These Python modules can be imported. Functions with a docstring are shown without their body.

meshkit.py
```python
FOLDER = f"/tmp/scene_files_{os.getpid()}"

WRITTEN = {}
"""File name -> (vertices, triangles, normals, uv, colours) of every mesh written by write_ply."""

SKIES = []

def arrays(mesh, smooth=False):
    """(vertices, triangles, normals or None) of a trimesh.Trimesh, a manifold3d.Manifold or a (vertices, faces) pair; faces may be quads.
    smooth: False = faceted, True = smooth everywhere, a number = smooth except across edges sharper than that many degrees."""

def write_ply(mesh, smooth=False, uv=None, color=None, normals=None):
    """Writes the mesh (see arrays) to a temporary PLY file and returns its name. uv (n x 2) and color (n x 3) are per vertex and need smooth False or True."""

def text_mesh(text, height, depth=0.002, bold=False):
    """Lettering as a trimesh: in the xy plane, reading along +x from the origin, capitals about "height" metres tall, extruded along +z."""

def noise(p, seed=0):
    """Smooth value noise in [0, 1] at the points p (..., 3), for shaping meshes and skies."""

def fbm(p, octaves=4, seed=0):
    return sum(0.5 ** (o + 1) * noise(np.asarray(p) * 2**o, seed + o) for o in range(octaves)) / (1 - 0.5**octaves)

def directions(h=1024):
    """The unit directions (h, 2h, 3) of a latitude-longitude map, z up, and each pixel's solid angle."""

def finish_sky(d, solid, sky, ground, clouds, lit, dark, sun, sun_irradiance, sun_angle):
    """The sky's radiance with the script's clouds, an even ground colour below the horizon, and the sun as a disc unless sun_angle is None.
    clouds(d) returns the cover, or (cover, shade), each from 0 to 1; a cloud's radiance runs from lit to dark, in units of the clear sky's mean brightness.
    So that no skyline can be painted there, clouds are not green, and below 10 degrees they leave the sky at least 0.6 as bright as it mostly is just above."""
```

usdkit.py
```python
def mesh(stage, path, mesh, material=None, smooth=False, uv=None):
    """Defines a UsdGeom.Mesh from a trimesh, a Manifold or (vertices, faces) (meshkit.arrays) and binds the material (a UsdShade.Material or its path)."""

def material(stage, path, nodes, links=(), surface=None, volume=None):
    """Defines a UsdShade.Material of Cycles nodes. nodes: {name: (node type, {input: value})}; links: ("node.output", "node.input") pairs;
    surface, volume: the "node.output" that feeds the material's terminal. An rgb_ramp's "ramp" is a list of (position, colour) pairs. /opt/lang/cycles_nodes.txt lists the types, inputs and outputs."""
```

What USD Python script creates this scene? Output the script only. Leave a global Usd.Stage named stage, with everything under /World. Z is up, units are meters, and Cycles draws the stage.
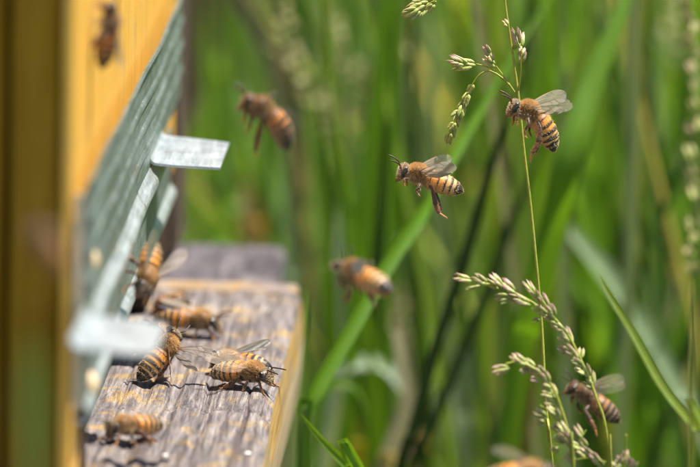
import math, random
import numpy as np
import trimesh
import manifold3d as m3
import usdkit, meshkit
from pxr import Usd, UsdGeom, UsdLux, UsdShade, Gf, Sdf, Vt

stage = Usd.Stage.CreateInMemory()
UsdGeom.SetStageUpAxis(stage, UsdGeom.Tokens.z)
UsdGeom.SetStageMetersPerUnit(stage, 1.0)
world = UsdGeom.Xform.Define(stage, '/World')
stage.SetDefaultPrim(world.GetPrim())
UsdGeom.Scope.Define(stage, '/World/Looks')
random.seed(5)
RNG = np.random.default_rng(11)

# ------------------------------------------------------------------ camera
F = 5850.0                      # focal length in units of 1/700 of the picture width
W0, H0 = 700.0, 467.0
VPX, VPY, ROLL = 590.0, -870.0, 0.022
ZB = 0.30                       # height of the landing board's top
FOCUS, FSTOP, EXPOSURE = 1.171, 13.6, 1.32
yc = np.array([VPX - W0 / 2, H0 / 2 - VPY, -F]); yc /= np.linalg.norm(yc)
zc = np.array([ROLL, 1.0, 0.0]); zc[2] = -(zc[0] * yc[0] + zc[1] * yc[1]) / yc[2]; zc /= np.linalg.norm(zc)
xc = np.cross(yc, zc)
M = np.stack([xc, yc, zc], 1)   # world -> camera (right, up, back)
R_, U_, B_ = M[0], M[1], M[2]
FW = -B_


def ray(px, py):
    return FW + (px - W0 / 2) / F * R_ + (H0 / 2 - py) / F * U_


CAM = np.array([0, 0, ZB]) - FOCUS * ray(143, 392)


def at(px, py, d):
    """World point d metres along the optical axis."""
    return CAM + d * ray(px, py)


def on(px, py, axis, value):
    """Where a line of sight meets the plane x, y or z = value."""
    r = ray(px, py)
    return CAM + r * (value - CAM[axis]) / r[axis]


cam = UsdGeom.Camera.Define(stage, '/World/camera')
mat = np.eye(4); mat[0, :3], mat[1, :3], mat[2, :3], mat[3, :3] = R_, U_, B_, CAM
cam.AddTransformOp().Set(Gf.Matrix4d(mat.tolist()))
cam.CreateHorizontalApertureAttr(36.0)
cam.CreateVerticalApertureAttr(36.0 * H0 / W0)
cam.CreateFocalLengthAttr(36.0 * F / W0)
cam.CreateClippingRangeAttr(Gf.Vec2f(0.05, 200))
cam.CreateFStopAttr(FSTOP)
cam.CreateFocusDistanceAttr(FOCUS)
cam.CreateExposureAttr(EXPOSURE)

# ------------------------------------------------------------------ sky and sun
SUN = np.array([0.335, 0.03, 0.94]); SUN /= np.linalg.norm(SUN)
sky_m = usdkit.material(stage, '/World/Looks/sky', {
    'sky': ('sky_texture', {'sky_type': 'single_scattering', 'sun_disc': False, 'sun_elevation': math.asin(SUN[2]), 'sun_rotation': math.atan2(SUN[0], SUN[1])}),
    'bg': ('background_shader', {'strength': 0.075})}, [('sky.color', 'bg.color')], surface='bg.background')
dome = UsdLux.DomeLight.Define(stage, '/World/sky')
UsdShade.MaterialBindingAPI.Apply(dome.GetPrim()).Bind(sky_m)
dome.GetPrim().SetCustomDataByKey('kind', 'structure')
sun = UsdLux.DistantLight.Define(stage, '/World/sun')
sun.CreateNormalizeAttr(True); sun.CreateIntensityAttr(1.25); sun.CreateAngleAttr(0.53); sun.CreateColorAttr(Gf.Vec3f(1.0, 0.94, 0.84))
bx = np.cross([0, 0, 1.0], SUN); bx /= np.linalg.norm(bx); by = np.cross(SUN, bx)
sm = np.eye(4); sm[0, :3], sm[1, :3], sm[2, :3] = bx, by, SUN
sun.AddTransformOp().Set(Gf.Matrix4d(sm.tolist()))

# ------------------------------------------------------------------ helpers
used = {}


def numbered(path):
    k = used.get(path, 0); used[path] = k + 1
    return path if k == 0 else f'{path}_{k:03d}'


def tag(p, label=None, cat=None, group=None, kind=None):
    p = p.GetPrim() if hasattr(p, 'GetPrim') else p
    for k, v in (('label', label), ('category', cat), ('group', group), ('kind', kind)):
        if v:
            p.SetCustomDataByKey(k, v)
    return p


def thing(name, label, cat, loc=(0, 0, 0), rot=None, group=None):
    x = UsdGeom.Xform.Define(stage, numbered('/World/' + name))
    mm = np.eye(4)
    if rot is not None:
        mm[:3, :3] = np.asarray(rot).T      # columns of rot = local axes
    mm[3, :3] = loc
    x.AddTransformOp().Set(Gf.Matrix4d(mm.tolist()))
    tag(x, label, cat, group)
    return x.GetPrim()


def part(name, mesh, m, parent='/World', smooth=False, col=None, uv=None, label=None, kind=None, nv=None):
    pth = parent if isinstance(parent, str) else str(parent.GetPath())
    p = usdkit.mesh(stage, numbered(pth + '/' + name), mesh, LOOK[m], smooth=smooth, uv=uv)
    if col is not None:
        UsdGeom.PrimvarsAPI(p).CreatePrimvar('Col', Sdf.ValueTypeNames.Color3fArray, 'vertex').Set(Vt.Vec3fArray.FromNumpy(np.asarray(col, np.float32)))
    return tag(p, label, kind=kind)


def join(ms):
    """Join (v, f) pairs."""
    V, Fc, n = [], [], 0
    for v, f in ms:
        V.append(np.asarray(v)); Fc.append(np.asarray(f) + n); n += len(v)
    return np.vstack(V), np.vstack(Fc)


def unit(v):
    v = np.asarray(v, float)
    return v / max(np.linalg.norm(v), 1e-12)


def box(x0, x1, y0, y1, z0, z1, bevel=0.0):
    if bevel <= 0:
        b = trimesh.creation.box([x1 - x0, y1 - y0, z1 - z0]); b.apply_translation([(x0 + x1) / 2, (y0 + y1) / 2, (z0 + z1) / 2])
        return b
    pts = []
    for sx in (0, 1):
        for sy in (0, 1):
            for sz in (0, 1):
                c = np.array([(x0 + bevel, x1 - bevel)[sx], (y0 + bevel, y1 - bevel)[sy], (z0 + bevel, z1 - bevel)[sz]])
                s = np.array([2 * sx - 1, 2 * sy - 1, 2 * sz - 1]) * bevel
                for k in range(3):
                    q = c.copy(); q[k] += s[k]; pts.append(q)
                pts.append(c + s * 0.6)
    return trimesh.convex.convex_hull(np.array(pts))


def spline(pts, n):
    """Catmull-Rom through the points, n samples evenly over the parameter."""
    p = np.asarray(pts, float)
    if len(p) == 2:
        t = np.linspace(0, 1, n)[:, None]
        return p[0] * (1 - t) + p[1] * t
    q = np.vstack([2 * p[0] - p[1], p, 2 * p[-1] - p[-2]])
    out = []
    for u in np.linspace(0, len(p) - 1 - 1e-9, n):
        i = int(u); t = u - i; a, b, c, d = q[i:i + 4]
        out.append(0.5 * (2 * b + (c - a) * t + (2 * a - 5 * b + 4 * c - d) * t * t + (3 * b - a - 3 * c + d) * t ** 3))
    return np.array(out)


def frames(c, up=(0.13, 0.21, 1.0)):
    t = np.gradient(c, axis=0); t /= np.maximum(np.linalg.norm(t, axis=1, keepdims=True), 1e-12)
    up = unit(up); N = []
    n = up - t[0] * (up @ t[0])
    if np.linalg.norm(n) < 1e-3:
        n = np.array([1.0, 0, 0]) - t[0] * t[0][0]
    for k in t:
        n = n - k * (n @ k); n = unit(n); N.append(n)
    N = np.array(N)
    return t, N, np.cross(t, N)


def tube(c, r, sides=6):
    c = np.asarray(c, float); r = np.broadcast_to(r, len(c))
    t, n, b = frames(c)
    a = np.arange(sides) / sides * 2 * np.pi
    v = (c[:, None] + (np.cos(a)[None, :, None] * n[:, None] + np.sin(a)[None, :, None] * b[:, None]) * r[:, None, None]).reshape(-1, 3)
    f = []
    for i in range(len(c) - 1):
        for k in range(sides):
            p, q = i * sides + k, i * sides + (k + 1) % sides
            f += [[p, q, q + sides], [p, q + sides, p + sides]]
    m = len(v); v = np.vstack([v, c[0], c[-1]])
    for k in range(sides):
        f += [[m, (k + 1) % sides, k], [m + 1, (len(c) - 1) * sides + k, (len(c) - 1) * sides + (k + 1) % sides]]
    return v, np.array(f)


# ------------------------------------------------------------------ materials
LOOK = {}


def mk(name, nodes, links, surface='p.BSDF'):
    LOOK[name] = usdkit.material(stage, '/World/Looks/' + name, nodes, links, surface=surface)


def wood(name, ramp, ramp2, grain=(900, 40, 900), rough=0.75, bump=0.35, speck=None, lines=(1500, 25, 1500), patch=60, patch_lim=(0.5, 0.6), crack=0.8, spec=0.3):
    """Grain that runs along y (world)."""
    nodes = {
        'g': ('geometry', {}),
        'm1': ('mapping', {'scale': grain}), 'n1': ('noise_texture', {'scale': 1.0, 'detail': 6, 'roughness': 0.65, 'distortion': 0.3}),
        'm2': ('mapping', {'scale': lines}), 'n2': ('noise_texture', {'scale': 1.0, 'detail': 3, 'roughness': 0.6}),
        'n3': ('noise_texture', {'scale': patch, 'detail': 6, 'roughness': 0.7, 'distortion': 0.6}),
        'n4': ('noise_texture', {'scale': 1800, 'detail': 3, 'roughness': 0.6}),
        'r1': ('rgb_ramp', {'ramp': ramp}), 'r2': ('rgb_ramp', {'ramp': ramp2}),
        'mr': ('map_range', {'from_min': patch_lim[0], 'from_max': patch_lim[1], 'clamp': True}),
        'mx': ('mix_color', {}),
        'cr': ('rgb_ramp', {'ramp': [(0, (0.25, 0.22, 0.22)), (0.36, (0.55, 0.5, 0.5)), (0.44, (1, 1, 1)), (1, (1, 1, 1))]}),
        'mul': ('mix_color', {'blend_type': 'multiply', 'fac': crack}),
        'h': ('math', {'math_type': 'multiply_add', 'value2': 0.6}),
        'h2': ('math', {'math_type': 'multiply_add', 'value2': 0.35}),
        'b': ('bump', {'strength': bump, 'distance': 0.0012}),
        'p': ('principled_bsdf', {'roughness': rough, 'specular_ior_level': spec})}
    links = [('g.position', 'm1.vector'), ('g.position', 'm2.vector'), ('m1.vector', 'n1.vector'), ('m2.vector', 'n2.vector'), ('g.position', 'n3.vector'), ('g.position', 'n4.vector'),
             ('n1.fac', 'r1.fac'), ('n1.fac', 'r2.fac'), ('n3.fac', 'mr.value'), ('mr.result', 'mx.fac'), ('r1.color', 'mx.a'), ('r2.color', 'mx.b'),
             ('n2.fac', 'cr.fac'), ('mx.result', 'mul.a'), ('cr.color', 'mul.b'),
             ('n2.fac', 'h.value1'), ('n1.fac', 'h.value3'), ('n4.fac', 'h2.value1'), ('h.value', 'h2.value3'), ('h2.value', 'b.height'), ('b.normal', 'p.normal'), ('mul.result', 'p.base_color')]
    mk(name, nodes, links)


wood('weathered_wood', [(0.25, (0.025, 0.022, 0.024)), (0.42, (0.10, 0.086, 0.088)), (0.56, (0.19, 0.165, 0.162)), (0.75, (0.36, 0.33, 0.31))],
     [(0.3, (0.08, 0.055, 0.03)), (0.5, (0.27, 0.18, 0.085)), (0.7, (0.44, 0.32, 0.15))], grain=(1100, 75, 1100), lines=(420, 9, 420), patch=120, patch_lim=(0.53, 0.62), bump=0.9, crack=0.95)
wood('ochre_edge', [(0.3, (0.20, 0.11, 0.03)), (0.7, (0.46, 0.29, 0.09))], [(0.3, (0.16, 0.11, 0.06)), (0.7, (0.36, 0.26, 0.12))], grain=(300, 25, 900), lines=(300, 10, 700), patch=40, bump=0.05, crack=0.3)
wood('edge_wood', [(0.3, (0.20, 0.13, 0.07)), (0.5, (0.33, 0.245, 0.15)), (0.7, (0.44, 0.35, 0.235))],
     [(0.3, (0.32, 0.18, 0.04)), (0.6, (0.46, 0.29, 0.07))], grain=(300, 6, 700), lines=(300, 4, 420), patch=12, patch_lim=(0.5, 0.75), bump=0.04, crack=0.25)
wood('grey_wood', [(0.3, (0.03, 0.026, 0.03)), (0.5, (0.072, 0.063, 0.072)), (0.7, (0.14, 0.125, 0.135))],
     [(0.3, (0.05, 0.042, 0.045)), (0.7, (0.22, 0.2, 0.2))], grain=(300, 30, 300), lines=(300, 12, 300), patch=45, patch_lim=(0.42, 0.6), spec=0.1)
wood('dark_wood', [(0.3, (0.025, 0.017, 0.012)), (0.7, (0.07, 0.045, 0.03))], [(0.3, (0.03, 0.02, 0.015)), (0.7, (0.08, 0.05, 0.03))], grain=(300, 300, 20), lines=(300, 300, 12), patch=30, spec=0.04, rough=0.9)
wood('ochre_end', [(0.3, (0.15, 0.09, 0.035)), (0.7, (0.34, 0.22, 0.10))], [(0.3, (0.10, 0.08, 0.075)), (0.7, (0.24, 0.2, 0.18))], grain=(200, 200, 200), lines=(100, 200, 200), patch=120, patch_lim=(0.44, 0.54))
# painted pine: yellow stain over upright grain
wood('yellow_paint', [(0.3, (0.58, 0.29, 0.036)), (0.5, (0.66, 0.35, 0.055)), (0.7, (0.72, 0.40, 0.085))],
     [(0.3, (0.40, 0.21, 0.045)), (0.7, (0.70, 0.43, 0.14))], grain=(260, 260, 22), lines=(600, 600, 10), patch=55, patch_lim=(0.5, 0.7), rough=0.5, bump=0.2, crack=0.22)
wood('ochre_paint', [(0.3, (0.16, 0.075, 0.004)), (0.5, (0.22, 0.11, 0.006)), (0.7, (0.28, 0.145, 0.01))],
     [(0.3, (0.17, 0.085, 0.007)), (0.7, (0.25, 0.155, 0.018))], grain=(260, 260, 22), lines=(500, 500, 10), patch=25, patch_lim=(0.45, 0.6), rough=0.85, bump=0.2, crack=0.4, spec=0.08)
wood('grey_brown_wood', [(0.3, (0.03, 0.02, 0.013)), (0.7, (0.11, 0.075, 0.05))], [(0.3, (0.05, 0.035, 0.022)), (0.7, (0.17, 0.12, 0.08))], grain=(260, 260, 30), lines=(500, 500, 10), patch=35)

for nm, colr, met, rgh in (('galvanised', (0.24, 0.285, 0.265), 0.75, 0.42), ('bright_zinc', (0.48, 0.52, 0.53), 0.65, 0.36)):
    mk(nm, {'g': ('geometry', {}), 'm': ('mapping', {'scale': (900, 60, 900)}), 'n': ('noise_texture', {'scale': 1.0, 'detail': 5, 'roughness': 0.7}),
            'n2': ('noise_texture', {'scale': 120, 'detail': 6, 'roughness': 0.7}), 'r': ('rgb_ramp', {'ramp': [(0.3, tuple(0.62 * c for c in colr)), (0.55, colr), (0.72, tuple(min(1, 1.25 * c) for c in colr))]}),
            'rr': ('map_range', {'from_min': 0.3, 'from_max': 0.7, 'to_min': rgh - 0.12, 'to_max': rgh + 0.16}),
            'b': ('bump', {'strength': 0.25, 'distance': 0.0004}), 'p': ('principled_bsdf', {'metallic': met}), 'n3': ('noise_texture', {'scale': 1300, 'detail': 2}), 'f3': ('map_range', {'from_min': 0.67, 'from_max': 0.72, 'clamp': True}), 'm3': ('mix_color', {'b': (0.75, 0.72, 0.66)}),
            'n4': ('noise_texture', {'scale': 70, 'detail': 7, 'roughness': 0.75}), 'f4': ('map_range', {'from_min': 0.56, 'from_max': 0.66, 'to_max': 0.6, 'clamp': True}), 'm4': ('mix_color', {'b': (0.20, 0.13, 0.07)})},
       [('g.position', 'm.vector'), ('m.vector', 'n.vector'), ('g.position', 'n2.vector'), ('n2.fac', 'r.fac'), ('g.position', 'n3.vector'), ('g.position', 'n4.vector'), ('n3.fac', 'f3.value'), ('n4.fac', 'f4.value'), ('f4.result', 'm4.fac'), ('r.color', 'm4.a'), ('m4.result', 'm3.a'), ('f3.result', 'm3.fac'), ('m3.result', 'p.base_color'), ('n.fac', 'rr.value'), ('rr.result', 'p.roughness'), ('n.fac', 'b.height'), ('b.normal', 'p.normal')])
mk('chalk', {'p': ('principled_bsdf', {'base_color': (0.62, 0.60, 0.58), 'roughness': 0.8})}, [])
mk('cream_cap', {'p': ('principled_bsdf', {'base_color': (0.52, 0.38, 0.22), 'roughness': 0.5})}, [])

# bees
mk('bee_skin', {'a': ('attribute', {'attribute': 'Col'}), 't': ('texture_coordinate', {}), 'n': ('noise_texture', {'scale': 2500, 'detail': 3}), 'r': ('rgb_ramp', {'ramp': [(0.3, (0.7, 0.7, 0.7)), (0.7, (1.15, 1.12, 1.1))]}),
                'm': ('mix_color', {'blend_type': 'multiply', 'fac': 1.0, 'use_clamp': False}), 'b': ('bump', {'strength': 0.35, 'distance': 0.0001}), 'p': ('principled_bsdf', {'roughness': 0.48, 'specular_ior_level': 0.45, 'subsurface_weight': 0.12, 'subsurface_scale': 0.0006})},
   [('t.object', 'n.vector'), ('n.fac', 'r.fac'), ('a.color', 'm.a'), ('r.color', 'm.b'), ('m.result', 'p.base_color'), ('n.fac', 'b.height'), ('b.normal', 'p.normal')])
mk('bee_eye', {'p': ('principled_bsdf', {'base_color': (0.012, 0.007, 0.005), 'roughness': 0.16, 'specular_ior_level': 0.7})}, [])
for nm, c in (('fur_golden', (0.66, 0.42, 0.18)), ('fur_pale', (0.75, 0.60, 0.38)), ('fur_brown', (0.42, 0.27, 0.15)), ('fur_dark', (0.10, 0.06, 0.035))):
    mk(nm, {'d': ('diffuse_bsdf', {'color': c}), 't': ('translucent_bsdf', {'color': c}), 's': ('glossy_bsdf', {'color': (0.9, 0.85, 0.75), 'roughness': 0.4}), 'm': ('mix_closure', {'fac': 0.4}), 'm2': ('mix_closure', {'fac': 0.06})},
       [('d.BSDF', 'm.closure1'), ('t.BSDF', 'm.closure2'), ('m.closure', 'm2.closure1'), ('s.BSDF', 'm2.closure2')], surface='m2.closure')
for wn, fac, ior in (('wing_membrane', 0.29, 1.4), ('wing_thin', 0.12, 1.12)):
  mk(wn, {'t': ('transparent_bsdf', {'color': (0.97, 0.95, 0.92)}), 'd': ('diffuse_bsdf', {'color': (0.75, 0.66, 0.55)}), 'tr': ('translucent_bsdf', {'color': (0.8, 0.7, 0.58)}),
                     'g': ('glossy_bsdf', {'color': (0.5, 0.5, 0.5), 'roughness': 0.4}), 'x': ('mix_closure', {'fac': 0.5}), 'm': ('mix_closure', {'fac': fac}), 'fr': ('fresnel', {'IOR': ior}), 'm2': ('mix_closure', {}),
                     'b': ('bump', {'strength': 0.12, 'distance': 0.0002}), 'tc': ('texture_coordinate', {}), 'n': ('noise_texture', {'scale': 900})},
   [('d.BSDF', 'x.closure1'), ('tr.BSDF', 'x.closure2'), ('t.BSDF', 'm.closure1'), ('x.closure', 'm.closure2'), ('m.closure', 'm2.closure1'), ('g.BSDF', 'm2.closure2'), ('fr.fac', 'm2.fac'),
    ('tc.object', 'n.vector'), ('n.fac', 'b.height'), ('b.normal', 'g.normal')], surface='m2.closure')
mk('wing_vein', {'p': ('principled_bsdf', {'base_color': (0.30, 0.18, 0.09), 'roughness': 0.5})}, [])

# plants: colour per vertex, fine lengthwise veins from the blade's own coordinates
mk('leaf', {'a': ('attribute', {'attribute': 'Col'}), 'u': ('uvmap', {'attribute': 'st'}), 'mp': ('mapping', {'scale': (9, 1.2, 1)}), 'n': ('noise_texture', {'scale': 3.0, 'detail': 3}),
            'r': ('rgb_ramp', {'ramp': [(0.3, (0.72, 0.75, 0.7)), (0.7, (1.2, 1.15, 1.1))]}), 'm': ('mix_color', {'blend_type': 'multiply', 'fac': 1.0, 'use_clamp': False}),
            'b': ('bump', {'strength': 0.3, 'distance': 0.0004}), 'd': ('principled_bsdf', {'roughness': 0.42, 'specular_ior_level': 0.35}), 'tc': ('mix_color', {'blend_type': 'multiply', 'fac': 1.0, 'b': (1.5, 1.35, 0.5), 'use_clamp': False}), 't': ('translucent_bsdf', {}), 'x': ('mix_closure', {'fac': 0.5})},
   [('u.UV', 'mp.vector'), ('mp.vector', 'n.vector'), ('n.fac', 'r.fac'), ('a.color', 'm.a'), ('r.color', 'm.b'), ('m.result', 'd.base_color'), ('n.fac', 'b.height'), ('b.normal', 'd.normal'),
    ('m.result', 'tc.a'), ('tc.result', 't.color'), ('d.BSDF', 'x.closure1'), ('t.BSDF', 'x.closure2')], surface='x.closure')
mk('plant', {'a': ('attribute', {'attribute': 'Col'}), 'g': ('geometry', {}), 'n': ('noise_texture', {'scale': 1500, 'detail': 2}), 'r': ('rgb_ramp', {'ramp': [(0.3, (0.8, 0.8, 0.8)), (0.7, (1.15, 1.15, 1.15))]}),
             'm': ('mix_color', {'blend_type': 'multiply', 'fac': 1.0, 'use_clamp': False}), 'd': ('principled_bsdf', {'roughness': 0.45, 'specular_ior_level': 0.4}), 't': ('translucent_bsdf', {}), 'x': ('mix_closure', {'fac': 0.25})},
   [('g.position', 'n.vector'), ('n.fac', 'r.fac'), ('a.color', 'm.a'), ('r.color', 'm.b'), ('m.result', 'd.base_color'), ('m.result', 't.color'), ('d.BSDF', 'x.closure1'), ('t.BSDF', 'x.closure2')], surface='x.closure')
mk('soil', {'g': ('geometry', {}), 'n': ('noise_texture', {'scale': 25, 'detail': 8, 'roughness': 0.7}), 'r': ('rgb_ramp', {'ramp': [(0.3, (0.02, 0.03, 0.01)), (0.55, (0.045, 0.06, 0.02)), (0.75, (0.09, 0.085, 0.04))]}), 'p': ('principled_bsdf', {'roughness': 0.95})},
   [('g.position', 'n.vector'), ('n.fac', 'r.fac'), ('r.color', 'p.base_color')])
mk('concrete', {'g': ('geometry', {}), 'n': ('noise_texture', {'scale': 60, 'detail': 8}), 'r': ('rgb_ramp', {'ramp': [(0.3, (0.2, 0.19, 0.18)), (0.7, (0.38, 0.37, 0.35))]}), 'p': ('principled_bsdf', {'roughness': 0.9})},
   [('g.position', 'n.vector'), ('n.fac', 'r.fac'), ('r.color', 'p.base_color')])

# ------------------------------------------------------------------ ground
n = 90
gx, gy = np.meshgrid(np.sign(np.linspace(-1, 1, n)) * np.abs(np.linspace(-1, 1, n)) ** 3 * 150, np.sign(np.linspace(-1, 1, n)) * np.abs(np.linspace(-1, 1, n)) ** 3 * 150 + 2)
gz = 0.03 * (meshkit.fbm(np.stack([gx * 1.5, gy * 1.5, gx * 0], -1), 3) - 0.55)
gv = np.stack([gx, gy, gz], -1).reshape(-1, 3)
ii = np.arange(n * n).reshape(n, n)
gf = np.stack([ii[:-1, :-1], ii[:-1, 1:], ii[1:, 1:], ii[1:, :-1]], -1).reshape(-1, 4)
tag(part('ground', (gv, gf), 'soil', smooth=True), kind='structure')

# ------------------------------------------------------------------ the hive
X0 = -0.0040                          # plane of the hive's painted front
YN = on(71, 250, 0, X0)[1]          # near corner of the hive's front
YF = on(182, 150, 0, X0)[1]         # far corner
YB0, YB1 = YN - 0.05, on(250, 291, 2, ZB)[1]     # landing board, near and far end
XE = on(277, 392, 2, ZB)[0]          # landing board's front arris
TB = 0.0215                          # its thickness
HB, HT = ZB + 0.001, ZB + 0.30

hive = thing('beehive', 'yellow painted wooden beehive whose sunlit front recedes along the left edge', 'beehive', (X0, YN, 0))
hl = np.array([0, YN, 0])
hb = np.array([X0, YN, 0])


def hpart(name, mesh, m, **k):
    if isinstance(mesh, tuple):
        mesh = (mesh[0] - hl, mesh[1])
    else:
        mesh = mesh.copy(); mesh.apply_translation(-hl)
    return part(name, mesh, m, hive, **k)


FZ = ZB + 0.020                       # the front panel stops above the entrance slot
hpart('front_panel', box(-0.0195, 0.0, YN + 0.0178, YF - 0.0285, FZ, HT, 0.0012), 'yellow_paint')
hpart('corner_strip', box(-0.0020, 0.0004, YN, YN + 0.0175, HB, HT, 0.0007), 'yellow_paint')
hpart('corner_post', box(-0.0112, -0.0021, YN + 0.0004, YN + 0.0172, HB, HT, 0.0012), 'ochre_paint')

hpart('corner_post', box(-0.024, 0.0012, YF - 0.028, YF, HB, HT, 0.0015), 'grey_brown_wood', label='bare dark brown far corner post')
zz = HB
for k, h in enumerate((0.10, 0.10, 0.098)):
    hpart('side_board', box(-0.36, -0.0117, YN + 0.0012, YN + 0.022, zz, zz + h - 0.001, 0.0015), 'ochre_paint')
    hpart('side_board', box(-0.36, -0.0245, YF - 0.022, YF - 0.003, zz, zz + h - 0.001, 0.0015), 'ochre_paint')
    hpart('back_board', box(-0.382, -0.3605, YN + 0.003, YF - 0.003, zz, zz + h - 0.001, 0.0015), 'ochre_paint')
    zz += h
hpart('floor', box(-0.38, -0.0255, YN + 0.003, YF - 0.003, ZB - 0.022, ZB - 0.0005, 0.001), 'dark_wood')
hpart('roof', box(-0.41, 0.02, YN - 0.02, YF + 0.02, HT + 0.0005, HT + 0.045, 0.003), 'galvanised')
# entrance: a short stop block and the brown rim of the slot
hpart('entrance_block', box(-0.02, -0.0008, YF - 0.09, YF - 0.0285, HB, ZB + 0.0195, 0.001), 'dark_wood')
hpart('entrance_block', box(-0.02, -0.0008, YN + 0.018, YN + 0.05, HB, ZB + 0.0195, 0.001), 'dark_wood')

# landing board: one weathered plank, cupped, with a worn arris
nx, ny = 170, 260
xs = np.linspace(-0.0248, XE, nx); ys = np.linspace(YB0, YB1, ny)
X, Y = np.meshgrid(xs, ys, indexing='ij')
wear = (meshkit.fbm(np.stack([Y * 22, Y * 0, Y * 0], -1), 2, 3) - 0.5) * 0.0012
grain = meshkit.fbm(np.stack([X * 600, Y * 28, X * 0], -1), 4, 7)
crack = np.clip(meshkit.noise(np.stack([X * 300, Y * 9, X * 0 + 4], -1), 5) - 0.70, 0, 1)
Z = ZB + 0.0004 * (grain - 0.5) - 0.004 * crack - 0.0004 * meshkit.fbm(np.stack([X * 120, Y * 50, X * 0], -1), 3, 9)
cross_ = np.exp(-((Y - on(230, 408, 2, ZB)[1] - 0.002 * np.sin(X * 200)) / 0.0007) ** 2)
Z -= 0.0009 * cross_ * (X > -0.015)
for k_, xk in enumerate(np.arange(-0.021, XE - 0.004, 0.0054)):
    xw = xk + 0.0012 * math.sin(k_ * 2.3) + 0.0012 * (meshkit.fbm(np.stack([Y * 30, Y * 0 + k_ * 3.1, Y * 0], -1), 3, 6) - 0.5)
    Z -= 0.0007 * np.exp(-((X - xw) / 0.00033) ** 2) * np.clip(meshkit.noise(np.stack([Y * 40, Y * 0 + k_, Y * 0], -1), 8) * 2.2 - 0.5, 0, 1)
e = np.clip((X - (XE - 0.004)) / 0.004, 0, 1)
Z -= 0.0012 * e ** 2
X = X + wear * np.clip((X - 0.0) / XE, 0, 1) ** 6
top = np.stack([X, Y, Z], -1)
bot = top.copy(); bot[..., 2] = ZB - TB
idx = np.arange(nx * ny).reshape(nx, ny)
q = lambda a: np.stack([a[:-1, :-1], a[1:, :-1], a[1:, 1:], a[:-1, 1:]], -1).reshape(-1, 4)
board = part('landing_board', (top.reshape(-1, 3) - hb, q(idx)), 'weathered_wood', hive, smooth=40, label='grey weathered landing board with flaking ochre paint')
# front edge of the board, a worn strip of its own grain
mz = 14
ex = np.stack([np.stack([top[-1, :, 0] + 0.0002 * (meshkit.fbm(np.stack([top[-1, :, 1] * 40, np.full(ny, k * 0.7), np.zeros(ny)], -1), 3, 2) - 0.5) + 0.0008 * math.sin(k / (mz - 1) * math.pi), top[-1, :, 1], top[-1, :, 2] + (ZB - TB - top[-1, :, 2]) * k / (mz - 1)], -1) for k in range(mz)])
ex[0] = top[-1]
ei = np.arange(mz * ny).reshape(mz, ny)
part('ochre_band', (ex[:6].reshape(-1, 3) - hb, q(ei[:6])), 'ochre_edge', str(board.GetPath()), smooth=40, label='ochre stained band under the worn front arris')
UsdShade.MaterialBindingAPI.Apply(part('front_edge', (ex[5:].reshape(-1, 3) - hb, q(ei[:mz - 5])), 'edge_wood', str(board.GetPath()), smooth=40, label='cream weathered front edge'))
under = box(-0.0248, XE - 0.004, YB0 + 0.001, YB1 - 0.001, ZB - TB - 0.0006, ZB - 0.0035)
part('underside', (np.array(under.vertices) - hb, np.array(under.faces)), 'edge_wood', str(board.GetPath()))
endp = box(-0.0248, XE - 0.001, YB1 + 0.0002, YB1 + 0.009, ZB - TB, ZB + 0.0003, 0.001)
part('end_batten', (np.array(endp.vertices) - hb, np.array(endp.faces)), 'ochre_end', str(board.GetPath()))
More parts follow.
